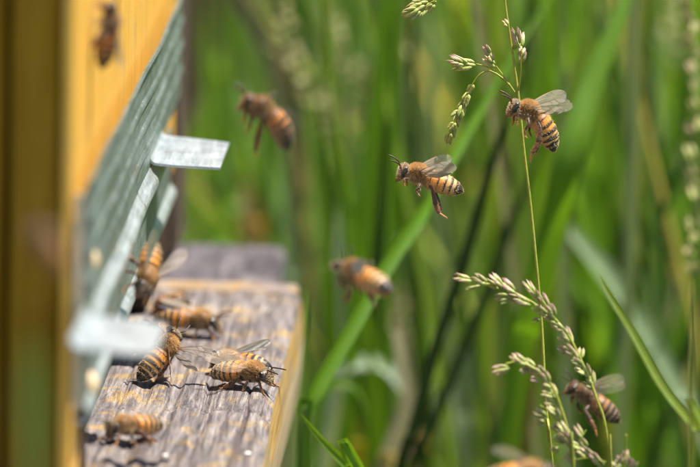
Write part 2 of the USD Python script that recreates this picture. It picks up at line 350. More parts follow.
# droppings and chalky specks of paint on the board: small flat lumps
for k, (px, py, sz) in enumerate(((248, 452, 0.8), (165, 454, 0.6))):
    c = on(px, py, 2, ZB)
    s = trimesh.creation.icosphere(2, 1.0); s.vertices *= 1 + 0.5 * (meshkit.fbm(s.vertices * 2.2 + k, 3)[:, None] - 0.5)
    s.vertices = s.vertices * np.array([sz * 0.0008, sz * 0.0009, 0.00022]) + c - hb + [0, 0, -0.0002]
    part('white_speck', s, 'chalk', str(board.GetPath()), smooth=True)

# ------------------------------------------------------------------ galvanised entrance guard on the hive front
guard = thing('entrance_guard', 'ridged galvanised sheet guard with bent out tabs fixed across the hive front', 'entrance guard', (X0, YN, 0))
GY0, GY1 = YN + 0.0005, on(178, 70, 0, X0 + 0.002)[1]


def sheet(profile, y0, y1, th=0.0006, ny=40, seed=0, amp=0.0005, topwave=0.0):
    """A bent sheet: profile of (x, z above the board), run along y."""
    p = np.array(profile, float); p[:, 1] += ZB
    t = np.gradient(p, axis=0); nrm = np.stack([t[:, 1], -t[:, 0]], 1); nrm /= np.linalg.norm(nrm, axis=1, keepdims=True)
    loop = np.vstack([p, (p - nrm * th)[::-1]])
    m = len(loop); ys = np.linspace(y0, y1, ny)
    w = amp * 2 * (meshkit.fbm(np.stack([ys * 22, ys * 0 + seed, ys * 0], -1), 2, seed) - 0.5)
    v = np.stack([np.stack([loop[:, 0] + w[i], np.full(m, y), loop[:, 1] + topwave * math.sin((y - y0) / (y1 - y0) * 5 + 1) * (loop[:, 1] - ZB > 0.055)], -1) for i, y in enumerate(ys)]).reshape(-1, 3)
    f = []
    for i in range(ny - 1):
        for k in range(m):
            a, b = i * m + k, i * m + (k + 1) % m
            f += [[a, b, b + m], [a, b + m, a + m]]
    cap = [[0, k, k + 1] for k in range(1, m - 1)]
    half = m // 2
    cap = []
    for k in range(half - 1):
        cap += [[k, k + 1, m - 2 - k], [k, m - 2 - k, m - 1 - k]]
    o = (ny - 1) * m
    f += [[c, b, a] for a, b, c in cap] + [[a + o, b + o, c + o] for a, b, c in cap]
    return v - hl, np.array(f)


def arc(cx, cz, r, a0, a1, n=7):
    return [(cx + r * math.cos(math.radians(a)), cz + r * math.sin(math.radians(a))) for a in np.linspace(a0, a1, n)]


def gpart(name, mesh, m, **k):
    return part(name, mesh, m, guard, **k)


prof = [(0.0036, 0.0652), (0.0029, 0.0648), (0.0024, 0.0636), (0.0022, 0.0620)]
for zr in (0.0575, 0.0520, 0.0465):
    prof += [(0.0022, zr + 0.0016)] + arc(0.0020, zr, 0.0008, 70, -70, 7) + [(0.0022, zr - 0.0016)]
prof += [(0.0022, 0.0410)]
gpart('upper_plate', sheet(prof, GY0, GY1, seed=1, topwave=0.0007), 'galvanised', smooth=35)
gpart('fold', sheet([(0.0024, 0.0408), (0.0028, 0.0400)] + arc(0.0026, 0.0380, 0.0015, 60, -120, 11), GY0, on(168, 140, 0, X0 + 0.004)[1], seed=1), 'bright_zinc', smooth=35)
gpart('lower_plate', sheet([(0.0017, 0.0372), (0.0016, 0.030), (0.0016, 0.0245)], GY0 + 0.002, GY1 - 0.022, seed=2), 'galvanised', smooth=35)
gpart('hem', sheet([(0.0017, 0.0246)] + arc(0.0018, 0.0228, 0.0011, 60, -150, 9), GY0 + 0.002, GY1 - 0.022, seed=2), 'bright_zinc', smooth=35)


def tab(px0, py0, px1, py1, out, z, droop):
    a, b = on(px0, py0, 2, ZB + z)[1], on(px1, py1, 2, ZB + z)[1]
    pr = arc(0.0046, z + 0.0022, 0.0022, 180, 270, 6) + [(0.008, z - droop * 0.3), (out, z - droop)]
    pr = [(x, zz_) for x, zz_ in pr]
    v, f = sheet(pr, a, b, th=0.0005, ny=12, amp=0.0002)
    # rounded outer corners
    xo = v[:, 0]; t = np.clip((xo - (out - 0.003)) / 0.003, 0, 1); mid = (a + b) / 2 - hl[1]; hw = (b - a) / 2
    v[:, 1] = mid + (v[:, 1] - mid) * (1 - 0.10 * t ** 2)
    gpart('tab', (v, f), 'bright_zinc', smooth=35)


gpart('end_flange', (lambda b: (np.array(b.vertices) - hl, np.array(b.faces)))(box(0.0006, 0.0021, YN - 0.0004, YN + 0.0003, ZB + 0.024, ZB + 0.0635)), 'cream_cap', label='dull tan stained edge of the sheet')
XT = on(226, 152, 2, ZB + 0.0415)[0] - X0
tab(163, 166, 168, 138, XT, 0.0415, 0.0008)
tab(100, 352, 104, 318, XT, 0.0415, 0.001)
for px, py, r in ((90, 262, 0.0024), (88, 386, 0.0028)):
    c = on(px, py, 0, X0 + 0.002) - [X0, 0, 0]
    s = trimesh.creation.icosphere(2, r); s.vertices[:, 0] *= 0.6; s.apply_translation(c + [0.0002, 0, 0] - hl)
    gpart('round_screw', s, 'cream_cap', smooth=True)

# stand under the hive
blk = thing('concrete_block', 'grey concrete block carrying the hive floor out of sight below', 'block', (0, YN, 0))
part('block', box(-0.36, -0.10, 0.02, YF - YN - 0.02, -0.02, ZB - 0.0225, 0.004), 'concrete', blk)

# the neighbouring hive behind: dark box and its grey landing plank
y2 = YB1 + 0.10
nb = thing('neighbour_hive', 'dark weathered hive standing behind the yellow one with a grey plank', 'beehive', (-0.1, y2, 0))
PX = on(280, 268, 2, ZB - 0.003)[0]
XN = on(191, 200, 1, y2 + 0.12)[0]
part('landing_plank', box(-0.25 + 0.1, PX + 0.1, YB1 + 0.012 - y2, on(250, 244, 2, ZB - 0.003)[1] - y2, ZB - 0.03, ZB - 0.003, 0.002), 'grey_wood', nb)
for k in range(3):
    part('wall_board', box(-0.25, XN + 0.1, 0.10, 0.36, ZB - 0.002 + k * 0.1, ZB + 0.097 + k * 0.1, 0.002), 'dark_wood', nb)
part('roof', box(-0.28, XN + 0.11, 0.08, 0.4, ZB + 0.2985, ZB + 0.34, 0.003), 'dark_wood', nb)
part('stand', box(-0.2, 0.02, 0.12, 0.32, -0.02, ZB - 0.0305, 0.003), 'concrete', nb)

# ------------------------------------------------------------------ honey bees (local axes: x ahead, y left, z dorsal; built in millimetres)
DARK = np.array((0.016, 0.010, 0.007))


def loft(c, N, B, ra, rb, colour, sides=28, power=2.0):
    """A closed loft: centres c, axes N (dorsal) and B (left) with radii; colour(i/(n-1), angle) -> rgb. angle 0 = dorsal."""
    n = len(c); a = np.arange(sides) / sides * 2 * np.pi
    ca, sa = np.cos(a), np.sin(a)
    v = c[:, None] + N[:, None] * (np.sign(ca) * np.abs(ca) ** (2 / power))[None, :, None] * ra[:, None, None] + B[:, None] * (np.sign(sa) * np.abs(sa) ** (2 / power))[None, :, None] * rb[:, None, None]
    s = np.repeat(np.linspace(0, 1, n), sides); al = np.tile(a, n)
    col = colour(s, al)
    T = np.gradient(c, axis=0); T /= np.linalg.norm(T, axis=1, keepdims=True)
    v = np.vstack([v.reshape(-1, 3), c[0] - T[0] * min(ra[0], rb[0]) * 0.5, c[-1] + T[-1] * min(ra[-1], rb[-1]) * 0.5])
    col = np.vstack([col, col[0], col[n * sides - 1]])
    f = []
    k = np.arange(sides); k2 = (k + 1) % sides
    for i in range(n - 1):
        o = i * sides
        f.append(np.stack([o + k, o + k2, o + k2 + sides], 1)); f.append(np.stack([o + k, o + k2 + sides, o + k + sides], 1))
    m = n * sides; o = (n - 1) * sides
    f.append(np.stack([np.full(sides, m), k2, k], 1)); f.append(np.stack([np.full(sides, m + 1), o + k, o + k2], 1))
    f = np.vstack(f)
    vol = np.einsum('ij,ij->i', v[f[:, 0]], np.cross(v[f[:, 1]], v[f[:, 2]])).sum()
    if vol < 0:
        f = f[:, ::-1]
    return v, f, col


def solid(l):
    v, f, c = l
    return m3.Manifold(m3.Mesh(vert_properties=np.hstack([v, c]).astype(np.float32), tri_verts=f.astype(np.uint32)))


def const(rgb):
    rgb = np.array(rgb, float)
    return lambda s, a: np.tile(rgb, (len(s), 1))


def limb(pts, radii, cols, flat=1.0, sides=10):
    """A jointed limb: one tapered piece per segment, overlapping at the joints."""
    out = []
    for i in range(len(pts) - 1):
        p, q = np.array(pts[i], float), np.array(pts[i + 1], float)
        L = np.linalg.norm(q - p); d = (q - p) / max(L, 1e-9)
        s = np.array([-0.04, 0.0, 0.12, 0.3, 0.55, 0.8, 0.95, 1.02])
        r0, r1 = radii[i]
        prof = np.array([0.45, 0.75, 1.0, 1.08, 1.0, 1.0, 0.95, 0.6]) * (r0 + (r1 - r0) * np.clip(s, 0, 1))
        c = p + d * (s * L)[:, None]
        n = np.array([0, 0, 1.0]) - d * d[2]
        if np.linalg.norm(n) < 0.15:
            n = np.array([1.0, 0, 0]) - d * d[0]
        n = unit(n); b = np.cross(d, n)
        fl = flat if i in (1, 2) else 1.0
        # the flat side of a hind shank faces sideways
        k = np.array([0, 1.0, 0]) - d * d[1]; k = unit(k) if np.linalg.norm(k) > 0.1 else n
        b2 = np.cross(d, k)
        out.append(loft(c, np.tile(k, (8, 1)), np.tile(b2, (8, 1)), prof, prof * fl, const(cols[i]), sides))
    return out


LEG_DARK, LEG_MID, LEG_FOOT = (0.035, 0.02, 0.012), (0.16, 0.07, 0.025), (0.42, 0.17, 0.05)
STAND = {'fore': [(1.2, .7, -1.3), (2.1, 1.7, -1.0), (2.9, 2.2, -2.3), (3.5, 2.5, -3.0), (4.1, 2.6, -3.15)],
         'mid': [(0.1, .9, -1.5), (0.2, 2.5, -0.9), (-0.2, 3.3, -2.3), (-.4, 3.8, -3.0), (-.5, 4.3, -3.15)],
         'hind': [(-1.0, .9, -1.4), (-2.0, 2.4, -0.7), (-3.3, 3.0, -2.2), (-4.5, 3.3, -3.0), (-5.3, 3.5, -3.15)]}
FLY = {'fore': [(1.3, .7, -1.4), (2.1, 1.0, -2.2), (1.7, 1.1, -3.1), (1.7, .9, -3.7), (1.9, .9, -4.0)],
       'mid': [(0.2, .9, -1.5), (0.7, 1.7, -2.6), (0.1, 1.7, -3.8), (0.2, 1.5, -4.6), (0.6, 1.5, -5.1)],
       'hind': [(-1.0, .9, -1.4), (-1.6, 1.6, -2.7), (-2.2, 1.6, -5.4), (-2.8, 1.5, -7.2), (-3.5, 1.4, -8.0)]}
TUCK = {'fore': [(1.3, .7, -1.4), (2.0, 1.0, -2.0), (1.3, 1.1, -2.7), (1.1, .9, -3.1), (1.1, .8, -3.3)],
        'mid': [(0.2, .9, -1.5), (0.2, 1.7, -2.3), (-0.9, 1.7, -2.9), (-1.5, 1.5, -3.3), (-1.8, 1.4, -3.6)],
        'hind': [(-1.0, .9, -1.4), (-1.8, 1.7, -2.2), (-3.8, 1.8, -3.0), (-5.0, 1.7, -3.7), (-5.6, 1.6, -4.2)]}
POSES = {'stand': STAND, 'fly': FLY, 'tuck': TUCK}


def wing_mesh(span, chord, hind=False, nu=26, nv=9, bend=0.4):
    """A wing in its own plane: u along the span, v along the chord (leading edge at +v). Returns membrane and veins."""
    u = 1 - np.linspace(1, 0, nu) ** 1.6
    w = np.interp(u, [0, .05, .15, .35, .6, .8, .9, .96, .985, 1], [.10, .16, .36, .68, .92, .95, .80, .55, .36, .06]) * chord
    if hind:
        w = np.interp(u, [0, .1, .3, .55, .8, .93, 1], [.12, .45, .9, 1.0, .8, .5, .12]) * chord
    le = 0.14 * chord * np.sin(np.pi * u) - np.interp(u, [0, .80, .9, .96, .985, 1], [0, 0, .06, .18, .27, .42]) * chord
    P = lambda uu, t: np.stack([uu * span, np.interp(uu, u, le) - t * np.interp(uu, u, w), bend * (uu - 0.2) * (1 - t) * 0.35 - 0.22 * t * t * uu + 0.05 * np.sin(uu * 14 + t * 9)], -1)
    t = np.linspace(0, 1, nv)
    U, T = np.meshgrid(u, t, indexing='ij')
    v = P(U.ravel(), T.ravel()); i = np.arange(nu * nv).reshape(nu, nv)
    f = np.stack([i[:-1, :-1], i[1:, :-1], i[1:, 1:], i[:-1, 1:]], -1).reshape(-1, 4)
    f = np.vstack([f[:, [0, 1, 2]], f[:, [0, 2, 3]]])
    lines = [[(0, 0.02), (.3, 0.01), (.6, 0.0), (.85, 0.0), (.97, .25)], [(0, .3), (.25, .12), (.5, .08), (.64, .02)],
             [(0, .6), (.2, .45), (.42, .40), (.65, .45), (.85, .55)], [(0, .85), (.2, .75), (.4, .82), (.55, .97)],
             [(.42, .40), (.46, .62), (.5, .86)], [(.5, .08), (.55, .25), (.52, .42)], [(.64, .03), (.72, .3), (.85, .35), (.93, .3)], [(.72, .3), (.68, .46)], [(.65, .46), (.67, .7), (.7, .9)]]
    if hind:
        lines = [[(0, .05), (.4, .03), (.7, .02)], [(0, .5), (.3, .4), (.65, .35), (.9, .4)], [(0, .8), (.3, .75), (.5, .95)]]
    vs = []
    for ln in lines:
        c = spline(ln, 9)
        vs.append(tube(P(c[:, 0], c[:, 1]) + [0, 0, 0.004], np.linspace(0.042, 0.020, 9), 5))
    return (v, f), join(vs)


def bee(name, label, pos, fwd, up, scale=1.0, abd=(8, 22), head=(0, 0), legs='fly', custom=None, wings=(), fur=2200, group=None, tone=(1, 1, 1), legset=('fore', 'mid', 'hind'), antenna=0.0, seed=0, stripe=1.0, thin=False):
    """pos: thorax centre (world). fwd, up: body axis and dorsal direction (world). abd: (droop where it joins, further bend) in degrees.
    wings: (side, kind, span direction, leading edge direction) in local axes. custom: {(leg, side): points in local mm}."""
    rng = np.random.default_rng(100 + seed)
    fx = unit(fwd); fz = unit(np.asarray(up) - fx * (np.asarray(up) @ fx)); fy = np.cross(fz, fx)
    Rm = np.stack([fx, fy, fz], 1)
    S = 0.001 * scale
    root = thing(name, label, 'bee', pos, Rm, group)
    tone = np.array(tone)
    # ---- abdomen
    na = 78; L = 7.8
    s = np.linspace(0, 1, na)
    ph = np.radians(abd[0] + abd[1] * s)
    d = np.stack([-np.cos(ph), 0 * ph, -np.sin(ph)], 1)
    c = np.array([-1.45, 0, -0.30]) + np.vstack([[0, 0, 0], np.cumsum((d[1:] + d[:-1]) / 2, 0)]) * (L / (na - 1))
    Nn = np.stack([-np.sin(ph), 0 * ph, np.cos(ph)], 1); Bn = np.tile([0, 1.0, 0], (na, 1))
    prof = np.interp(s, [0, .02, .06, .13, .25, .40, .55, .70, .82, .91, .97, 1], [.40, .56, .78, .93, 1.0, 1.02, .98, .86, .67, .45, .24, .08])
    edges = np.array([0, .14, .33, .51, .67, .82, 1.001])
    seg = np.clip(np.searchsorted(edges, s, 'right') - 1, 0, 5); fr = (s - edges[seg]) / (edges[seg + 1] - edges[seg])
    step = 1 + 0.05 * fr ** 2 - 0.03
    fronts = np.array([(.28, .115, .028), (.56, .215, .02), (.57, .235, .032), (.55, .31, .10), (.50, .33, .15), (.05, .03, .02)]) * tone
    thr = 1 - np.array([.18, .34, .50, .64, .72, 1.0]) * stripe

    def acol(ss, a):
        sg = np.clip(np.searchsorted(edges, ss, 'right') - 1, 0, 5); f_ = (ss - edges[sg]) / (edges[sg + 1] - edges[sg])
        dors = np.cos(a)
        base = fronts[sg].copy()
        side = np.clip((-dors + 0.1) / 0.5, 0, 1)[:, None]
        base = base * (1 - side) + np.array((.42, .22, .075)) * tone * side
        # the dark band narrows down the flank, bulges into a spot at its lower end
        edge = thr[sg] + 0.26 * np.clip(0.35 - dors, 0, 2) - 0.10 * np.exp(-((dors - 0.25) / 0.16) ** 2) + 0.05 * np.sin(a * 5 + sg)
        k = np.clip((f_ - edge + 0.10 * (meshkit.noise(np.stack([ss * 40, np.cos(a) * 5, np.sin(a) * 5], -1), 3) - 0.5)) / 0.20 + 0.5, 0, 1)[:, None]
        k = np.where((sg == 5)[:, None], np.clip((dors + 0.8) / 0.3, 0, 1)[:, None], k)
        k = k * (dors > -0.72)[:, None]
        rim = (np.clip((f_ - 0.93) / 0.05, 0, 1) * (sg < 5))[:, None] * 0.5
        out = base * (1 - k) + DARK * k
        return out * (1 - rim) + np.array((.34, .22, .11)) * rim
    A = loft(c, Nn, Bn, 1.98 * prof * step, 2.12 * prof * step, acol, 40)
    # ---- thorax
    nt = 26; t = np.linspace(-0.985, 0.985, nt)
    r = (1 - np.abs(t) ** 2.3) ** 0.5
    ct = np.stack([-2.0 * t, 0 * t, 0.12 - 0.25 * t * t - 0.12 * t], 1)

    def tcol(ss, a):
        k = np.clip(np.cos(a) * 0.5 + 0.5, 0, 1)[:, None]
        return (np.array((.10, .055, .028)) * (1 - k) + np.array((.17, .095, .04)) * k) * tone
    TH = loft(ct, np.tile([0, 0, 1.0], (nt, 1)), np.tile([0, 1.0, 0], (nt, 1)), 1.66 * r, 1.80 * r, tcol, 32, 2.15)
    t2 = np.linspace(-0.97, 0.97, 10); r2 = np.sqrt(1 - t2 ** 2)
    SC = loft(np.stack([-1.15 - 0.5 * t2, 0 * t2, 1.12 + 0 * t2], 1), np.tile([0, 0, 1.0], (10, 1)), np.tile([0, 1.0, 0], (10, 1)), 0.55 * r2, 1.15 * r2, const(np.array((.30, .16, .06)) * tone), 20)
    # ---- head
    hp, hy = math.radians(head[0] + 12), math.radians(head[1])
    Rh = np.array([[math.cos(hy), -math.sin(hy), 0], [math.sin(hy), math.cos(hy), 0], [0, 0, 1.0]]) @ np.array([[math.cos(hp), 0, -math.sin(hp)], [0, 1, 0], [math.sin(hp), 0, math.cos(hp)]]) @ np.eye(3)
    hc = np.array([2.75, 0, -0.30])
    hz = np.array([1.42, 1.30, 1.05, .7, .3, -.1, -.5, -.9, -1.3, -1.65, -1.95, -2.15])
    hx = np.array([.15, .38, .62, .80, .88, .86, .80, .74, .66, .52, .36, .16])
    hw = np.array([.45, .90, 1.35, 1.68, 1.82, 1.80, 1.66, 1.40, 1.05, .75, .52, .22])

    def hcol(ss, a):
        k = np.clip((ss - 0.45) / 0.3, 0, 1)[:, None]
        return np.array((.055, .033, .02)) * (1 - k) + np.array((.10, .05, .022)) * k
    HD = loft(np.stack([0.10 * np.cos(hz), 0 * hz, hz], 1), np.tile([1.0, 0, 0], (12, 1)), np.tile([0, 1.0, 0], (12, 1)), hx, hw, hcol, 30)
    HD = (HD[0] @ Rh.T + hc, HD[1], HD[2])
    eyes = []
    for sd in (1, -1):
        e = trimesh.creation.icosphere(3, 1.0); p = e.vertices * [0.56, 0.46, 1.06]
        ang = 0.22 * sd
        p = np.stack([p[:, 0], p[:, 1] * math.cos(ang) - p[:, 2] * math.sin(ang), p[:, 1] * math.sin(ang) + p[:, 2] * math.cos(ang)], 1) + [0.20, 1.52 * sd, 0.22]
        eyes.append((p @ Rh.T + hc, np.array(e.faces)))
    NK = loft(np.stack([np.linspace(1.5, 2.6, 5), np.zeros(5), np.linspace(-.1, -.25, 5)], 1), np.tile([0, 0, 1.0], (5, 1)), np.tile([0, 1.0, 0], (5, 1)), np.full(5, .75), np.full(5, .8), const((.05, .03, .02)), 14)
    WA = loft(np.stack([np.linspace(-1.4, -2.3, 5), np.zeros(5), np.linspace(-.35, -.42, 5)], 1), np.tile([0, 0, 1.0], (5, 1)), np.tile([0, 1.0, 0], (5, 1)), np.full(5, .42), np.full(5, .5), const((.08, .045, .02)), 14)
    pieces = [A, TH, SC, HD, NK, WA]; shanks = []
    for sd in (1, -1):      # antennae: a scape, then the elbowed flagellum; mandibles
        P = np.array([(.72, .32 * sd, .05), (1.55, .85 * sd, .95 + antenna * 0.3), (2.6, 1.15 * sd, .75 + antenna), (3.7, 1.35 * sd, .35 + antenna * 1.6)]) @ Rh.T + hc
        pieces += limb(P, [(.12, .12), (.135, .14), (.14, .11)], [DARK * 1.6] * 3)
        P = np.array([(.10, .50 * sd, -1.7), (.32, .22 * sd, -2.35), (.36, .05 * sd, -2.6)]) @ Rh.T + hc
        pieces += limb(P, [(.20, .17), (.16, .10)], [(.16, .07, .03)] * 2)
    pose = POSES[legs]
    for kind in legset:
        for sd in (1, -1):
            P = custom.get((kind, sd)) if custom and (kind, sd) in custom else [(x, y * sd, z) for x, y, z in pose[kind]]
            if P is None:
                continue
            P = np.array(P, float)
            rr = [(.30, .24), (.24, .21), (.20, .16), (.13, .09)]
            fl = 1.0
            if kind == 'hind':
                rr, fl = [(.35, .30), (.30, .64), (.58, .42), (.21, .11)], 1.0
                flat = 0.45
                # flattened shank: narrow seen from above, broad from the side
                q_ = limb(P, rr, [LEG_DARK, (.05, .026, .014), (.13, .055, .022), LEG_FOOT], flat=0.85); pieces += q_; shanks += q_
                continue
            q_ = limb(P, rr, [LEG_DARK, LEG_MID if kind == 'fore' else LEG_DARK, LEG_FOOT if kind == 'fore' else LEG_MID, LEG_FOOT], fl); pieces += q_; shanks += q_
    body = m3.Manifold.batch_boolean([solid(x) for x in pieces], m3.OpType.Add)
    bm = body.to_mesh(); pv = np.array(bm.vert_properties)
    ob = part('body', (pv[:, :3] * S, np.array(bm.tri_verts)), 'bee_skin', root, smooth=True, col=np.clip(pv[:, 3:6], 0, 1))
    for v, f in eyes:
        part('eye', (v * S, f), 'bee_eye', root, smooth=True)
    # ---- wings
    for (sd, kind, sp, ld, *how) in wings:
        if how:     # given as directions on screen
            sp, ld = sp @ Rm, ld @ Rm
        (wv, wf), (vv, vf) = wing_mesh(8.8, 2.8) if kind == 'fore' else wing_mesh(6.4, 1.9, True)
        ux = unit(sp); uy = unit(np.asarray(ld) - ux * (np.asarray(ld) @ ux)); uz = np.cross(ux, uy)
        Q = np.stack([ux, uy, uz], 1)
        o = np.array([0.35, 1.45 * sd, 0.95]) if kind == 'fore' else np.array([-0.55, 1.45 * sd, 0.75])
        wname = 'forewing' if kind == 'fore' else 'hindwing'
        wp = part(wname, ((wv @ Q.T + o) * S, wf), 'wing_thin' if thin else 'wing_membrane', root, smooth=True)
        part('veins', ((vv @ Q.T + o) * S, vf), 'wing_vein', str(wp.GetPath()), smooth=True)

    # ---- fur
    def hairs(fname, lf, count, lmin, lmax, mtl, lean, keep=None, width=0.034, jitter=0.55):
        v, f, _ = lf
        a, b, c_ = v[f[:, 0]], v[f[:, 1]], v[f[:, 2]]
        nrm = np.cross(b - a, c_ - a); ar = np.linalg.norm(nrm, axis=1); nrm = nrm / np.maximum(ar, 1e-12)[:, None]
        ctr = (a + b + c_) / 3
        wgt = ar * (keep(ctr, nrm) if keep else 1.0)
        if wgt.sum() <= 0:
            return
        k = rng.choice(len(f), count, p=wgt / wgt.sum())
        u, w = rng.random(count), rng.random(count); fl = u + w > 1; u[fl], w[fl] = 1 - u[fl], 1 - w[fl]
        p = a[k] + (b[k] - a[k]) * u[:, None] + (c_[k] - a[k]) * w[:, None]
        n_ = nrm[k] + rng.normal(0, jitter * 0.5, (count, 3)) + np.asarray(lean) * 0.8
        n_ /= np.linalg.norm(n_, axis=1, keepdims=True)
        ln = rng.uniform(lmin, lmax, count)[:, None]
        mid = p + n_ * ln * 0.55
        tip = mid + unit_rows(n_ + np.asarray(lean) * 0.7 + rng.normal(0, jitter * 0.35, (count, 3))) * ln * 0.45
        pts = np.stack([p - n_ * 0.03, mid, tip], 1).reshape(-1, 3) * S
        cv = UsdGeom.BasisCurves.Define(stage, numbered(str(root.GetPath()) + '/' + fname))
        cv.CreateTypeAttr('linear')
        cv.CreateCurveVertexCountsAttr(Vt.IntArray.FromNumpy(np.full(count, 3, np.int32)))
        cv.CreatePointsAttr(Vt.Vec3fArray.FromNumpy(pts.astype(np.float32)))
        cv.CreateWidthsAttr(Vt.FloatArray.FromNumpy((np.tile([1.2, 0.9, 0.3], count) * width * S).astype(np.float32)))
        cv.SetWidthsInterpolation('vertex')
        UsdShade.MaterialBindingAPI.Apply(cv.GetPrim()).Bind(LOOK[mtl])

    if fur:
        hairs('thorax_fur', TH, fur, .25, .66, 'fur_golden' if tone[0] > 0.85 else 'fur_brown', (-.35, 0, .1))
        hairs('waist_fur', A, fur // 5, .25, .55, 'fur_golden' if tone[0] > 0.85 else 'fur_brown', (-.7, 0, .2), lambda c_, n_: np.exp(-(np.linalg.norm(c_ - c[0], axis=1) / 1.5) ** 2))
        hairs('head_fur', HD, fur // 7, .15, .42, 'fur_pale' if tone[0] > 0.85 else 'fur_brown', (.2, 0, .1))
        hairs('belly_fur', TH, fur // 4, .3, .8, 'fur_pale', (-.2, 0, -.3), lambda c_, n_: (c_[:, 2] < 0.1) * 1.0)
        hairs('abdomen_fur', A, fur // 5, .08, .24, 'fur_pale' if tone[0] > 0.85 else 'fur_brown', (-.85, 0, -.15), lambda c_, n_: (np.abs(np.mod(np.linalg.norm(c_ - c[0], axis=1) / L * 6.2, 1) - 0.12) < 0.2) * 1.0 + 0.12)
        hairs('abdomen_pile', A, fur // 6, .06, .16, 'fur_golden' if tone[0] > 0.85 else 'fur_brown', (-.9, 0, 0), width=0.026)
        nv_, fl_ = 0, []
        for q_ in shanks:
            fl_.append(q_[1] + nv_); nv_ += len(q_[0])
        hairs('leg_fur', (np.vstack([q_[0] for q_ in shanks]), np.vstack(fl_), None), fur // 4, .10, .34, 'fur_brown', (0, 0, -.5), width=0.024)
        hairs('dark_fur', TH, fur // 3, .3, .6, 'fur_dark', (-.3, 0, 0), lambda c_, n_: np.exp(-((np.abs(c_[:, 1]) - 1.5) / 0.5) ** 2) * (c_[:, 2] > -1.2))
    return root, Rm, S


def scr(x, y, z=0.0):
    """A direction: right, up, towards the camera."""
    return x * R_ + y * U_ + z * B_


def unit_rows(a):
    return a / np.maximum(np.linalg.norm(a, axis=1, keepdims=True), 1e-12)




def to_local(pos, fwd, up, scale, pts, d):
    """Picture points (px, py, metres nearer than d) in a bee's local millimetres."""
    fx = unit(fwd); fz = unit(np.asarray(up) - fx * (np.asarray(up) @ fx)); fy = np.cross(fz, fx)
    Rm = np.stack([fx, fy, fz], 1)
    return [tuple((at(px, py, d - dz) - pos) @ Rm / (0.001 * scale)) for px, py, dz in pts]


FLYING = 'bees flying up to the hive'
# 1 - sharp bee beside the tall stem
D4 = FOCUS - 0.006; f4, u4 = scr(-0.93, 0.36, 0.12), scr(0.30, 0.92, 0.26); p4 = at(529, 111, D4); s4 = 1.09
bee('honey_bee', 'sharp honey bee with drooping striped abdomen hovering against the tall grass stem', p4, f4, u4, s4, abd=(30, 24), head=(0, 6), legs='fly', fur=5200, group=FLYING, seed=4, antenna=0.35,
    custom={('hind', 1): to_local(p4, f4, u4, s4, [(538, 121, .003), (541, 129, .004), (539, 142, .004), (532, 153, .004), (530, 162, .004)], D4),
            ('hind', -1): to_local(p4, f4, u4, s4, [(536, 121, -.001), (540, 130, -.003), (538, 144, -.003), (535, 152, -.003), (536, 156, -.003)], D4),
            ('mid', 1): to_local(p4, f4, u4, s4, [(528, 118, .003), (529, 123, .004), (525, 130, .004), (525, 136, .004), (527, 138, .004)], D4),
            ('mid', -1): to_local(p4, f4, u4, s4, [(527, 118, -.001), (530, 124, -.002), (529, 131, -.002), (531, 136, -.002), (532, 138, -.002)], D4),
            ('fore', 1): to_local(p4, f4, u4, s4, [(521, 114, .002), (516, 116, .002), (517, 121, .002), (517, 124, .002), (517, 126, .002)], D4)},
    wings=((1, 'fore', scr(.80, .20, .52), scr(-.2, .7, .1), 1), (-1, 'fore', scr(.74, .34, -.58), scr(-.3, .8, -.1), 1), (1, 'hind', scr(.86, .10, .5), scr(-.25, .6, .35), 1)))
# 2 - sharp bee left of it
D3 = FOCUS; f3, u3 = scr(-0.945, 0.30, 0.10), scr(0.26, 0.90, 0.34); p3 = at(418, 174, D3); s3 = 1.06
bee('honey_bee', 'sharp orange honey bee flying left with hind legs dangling above the slanting blade', p3, f3, u3, s3, abd=(-2, 10), head=(-2, 8), legs='tuck', fur=5200, group=FLYING, seed=3, antenna=0.55, stripe=0.62,
    custom={('hind', 1): to_local(p3, f3, u3, s3, [(430, 186, .003), (432, 189, .004), (436, 205, .004), (439, 213, .004), (447, 218, .004)], D3),
            ('hind', -1): to_local(p3, f3, u3, s3, [(430, 186, -.001), (434, 189, -.002), (438, 203, -.002), (440, 211, -.002), (444, 216, -.002)], D3),
            ('mid', 1): to_local(p3, f3, u3, s3, [(420, 184, .003), (419, 187, .004), (416, 191, .004), (418, 194, .004), (420, 196, .004)], D3),
            ('fore', 1): to_local(p3, f3, u3, s3, [(409, 179, .002), (404, 179, .003), (404, 183, .003), (404, 185, .003), (405, 186, .003)], D3)},
    wings=((1, 'fore', scr(.72, .24, .64), scr(-.2, .9, .5), 1), (-1, 'fore', scr(.70, .30, -.64), SUN + scr(-.4, 0, -.3), 1), (1, 'hind', scr(.80, .12, .55), scr(-.2, .7, .6), 1)))
# 3 - soft bee left
p = at(262, 107, 1.10)
bee('honey_bee', 'soft brown honey bee flying between the metal tab and the pale seed heads', p, scr(-0.86, 0.46, 0.15), scr(0.45, 0.85, 0.3), 1.08, abd=(14, 44), legs='fly', fur=2500, group=FLYING, seed=2, antenna=0.3, tone=(.7, .66, .72), stripe=1.25, thin=True,
    wings=((1, 'fore', scr(.25, .1, .97), SUN, 1), (-1, 'fore', scr(.3, .2, -.95), SUN, 1)))
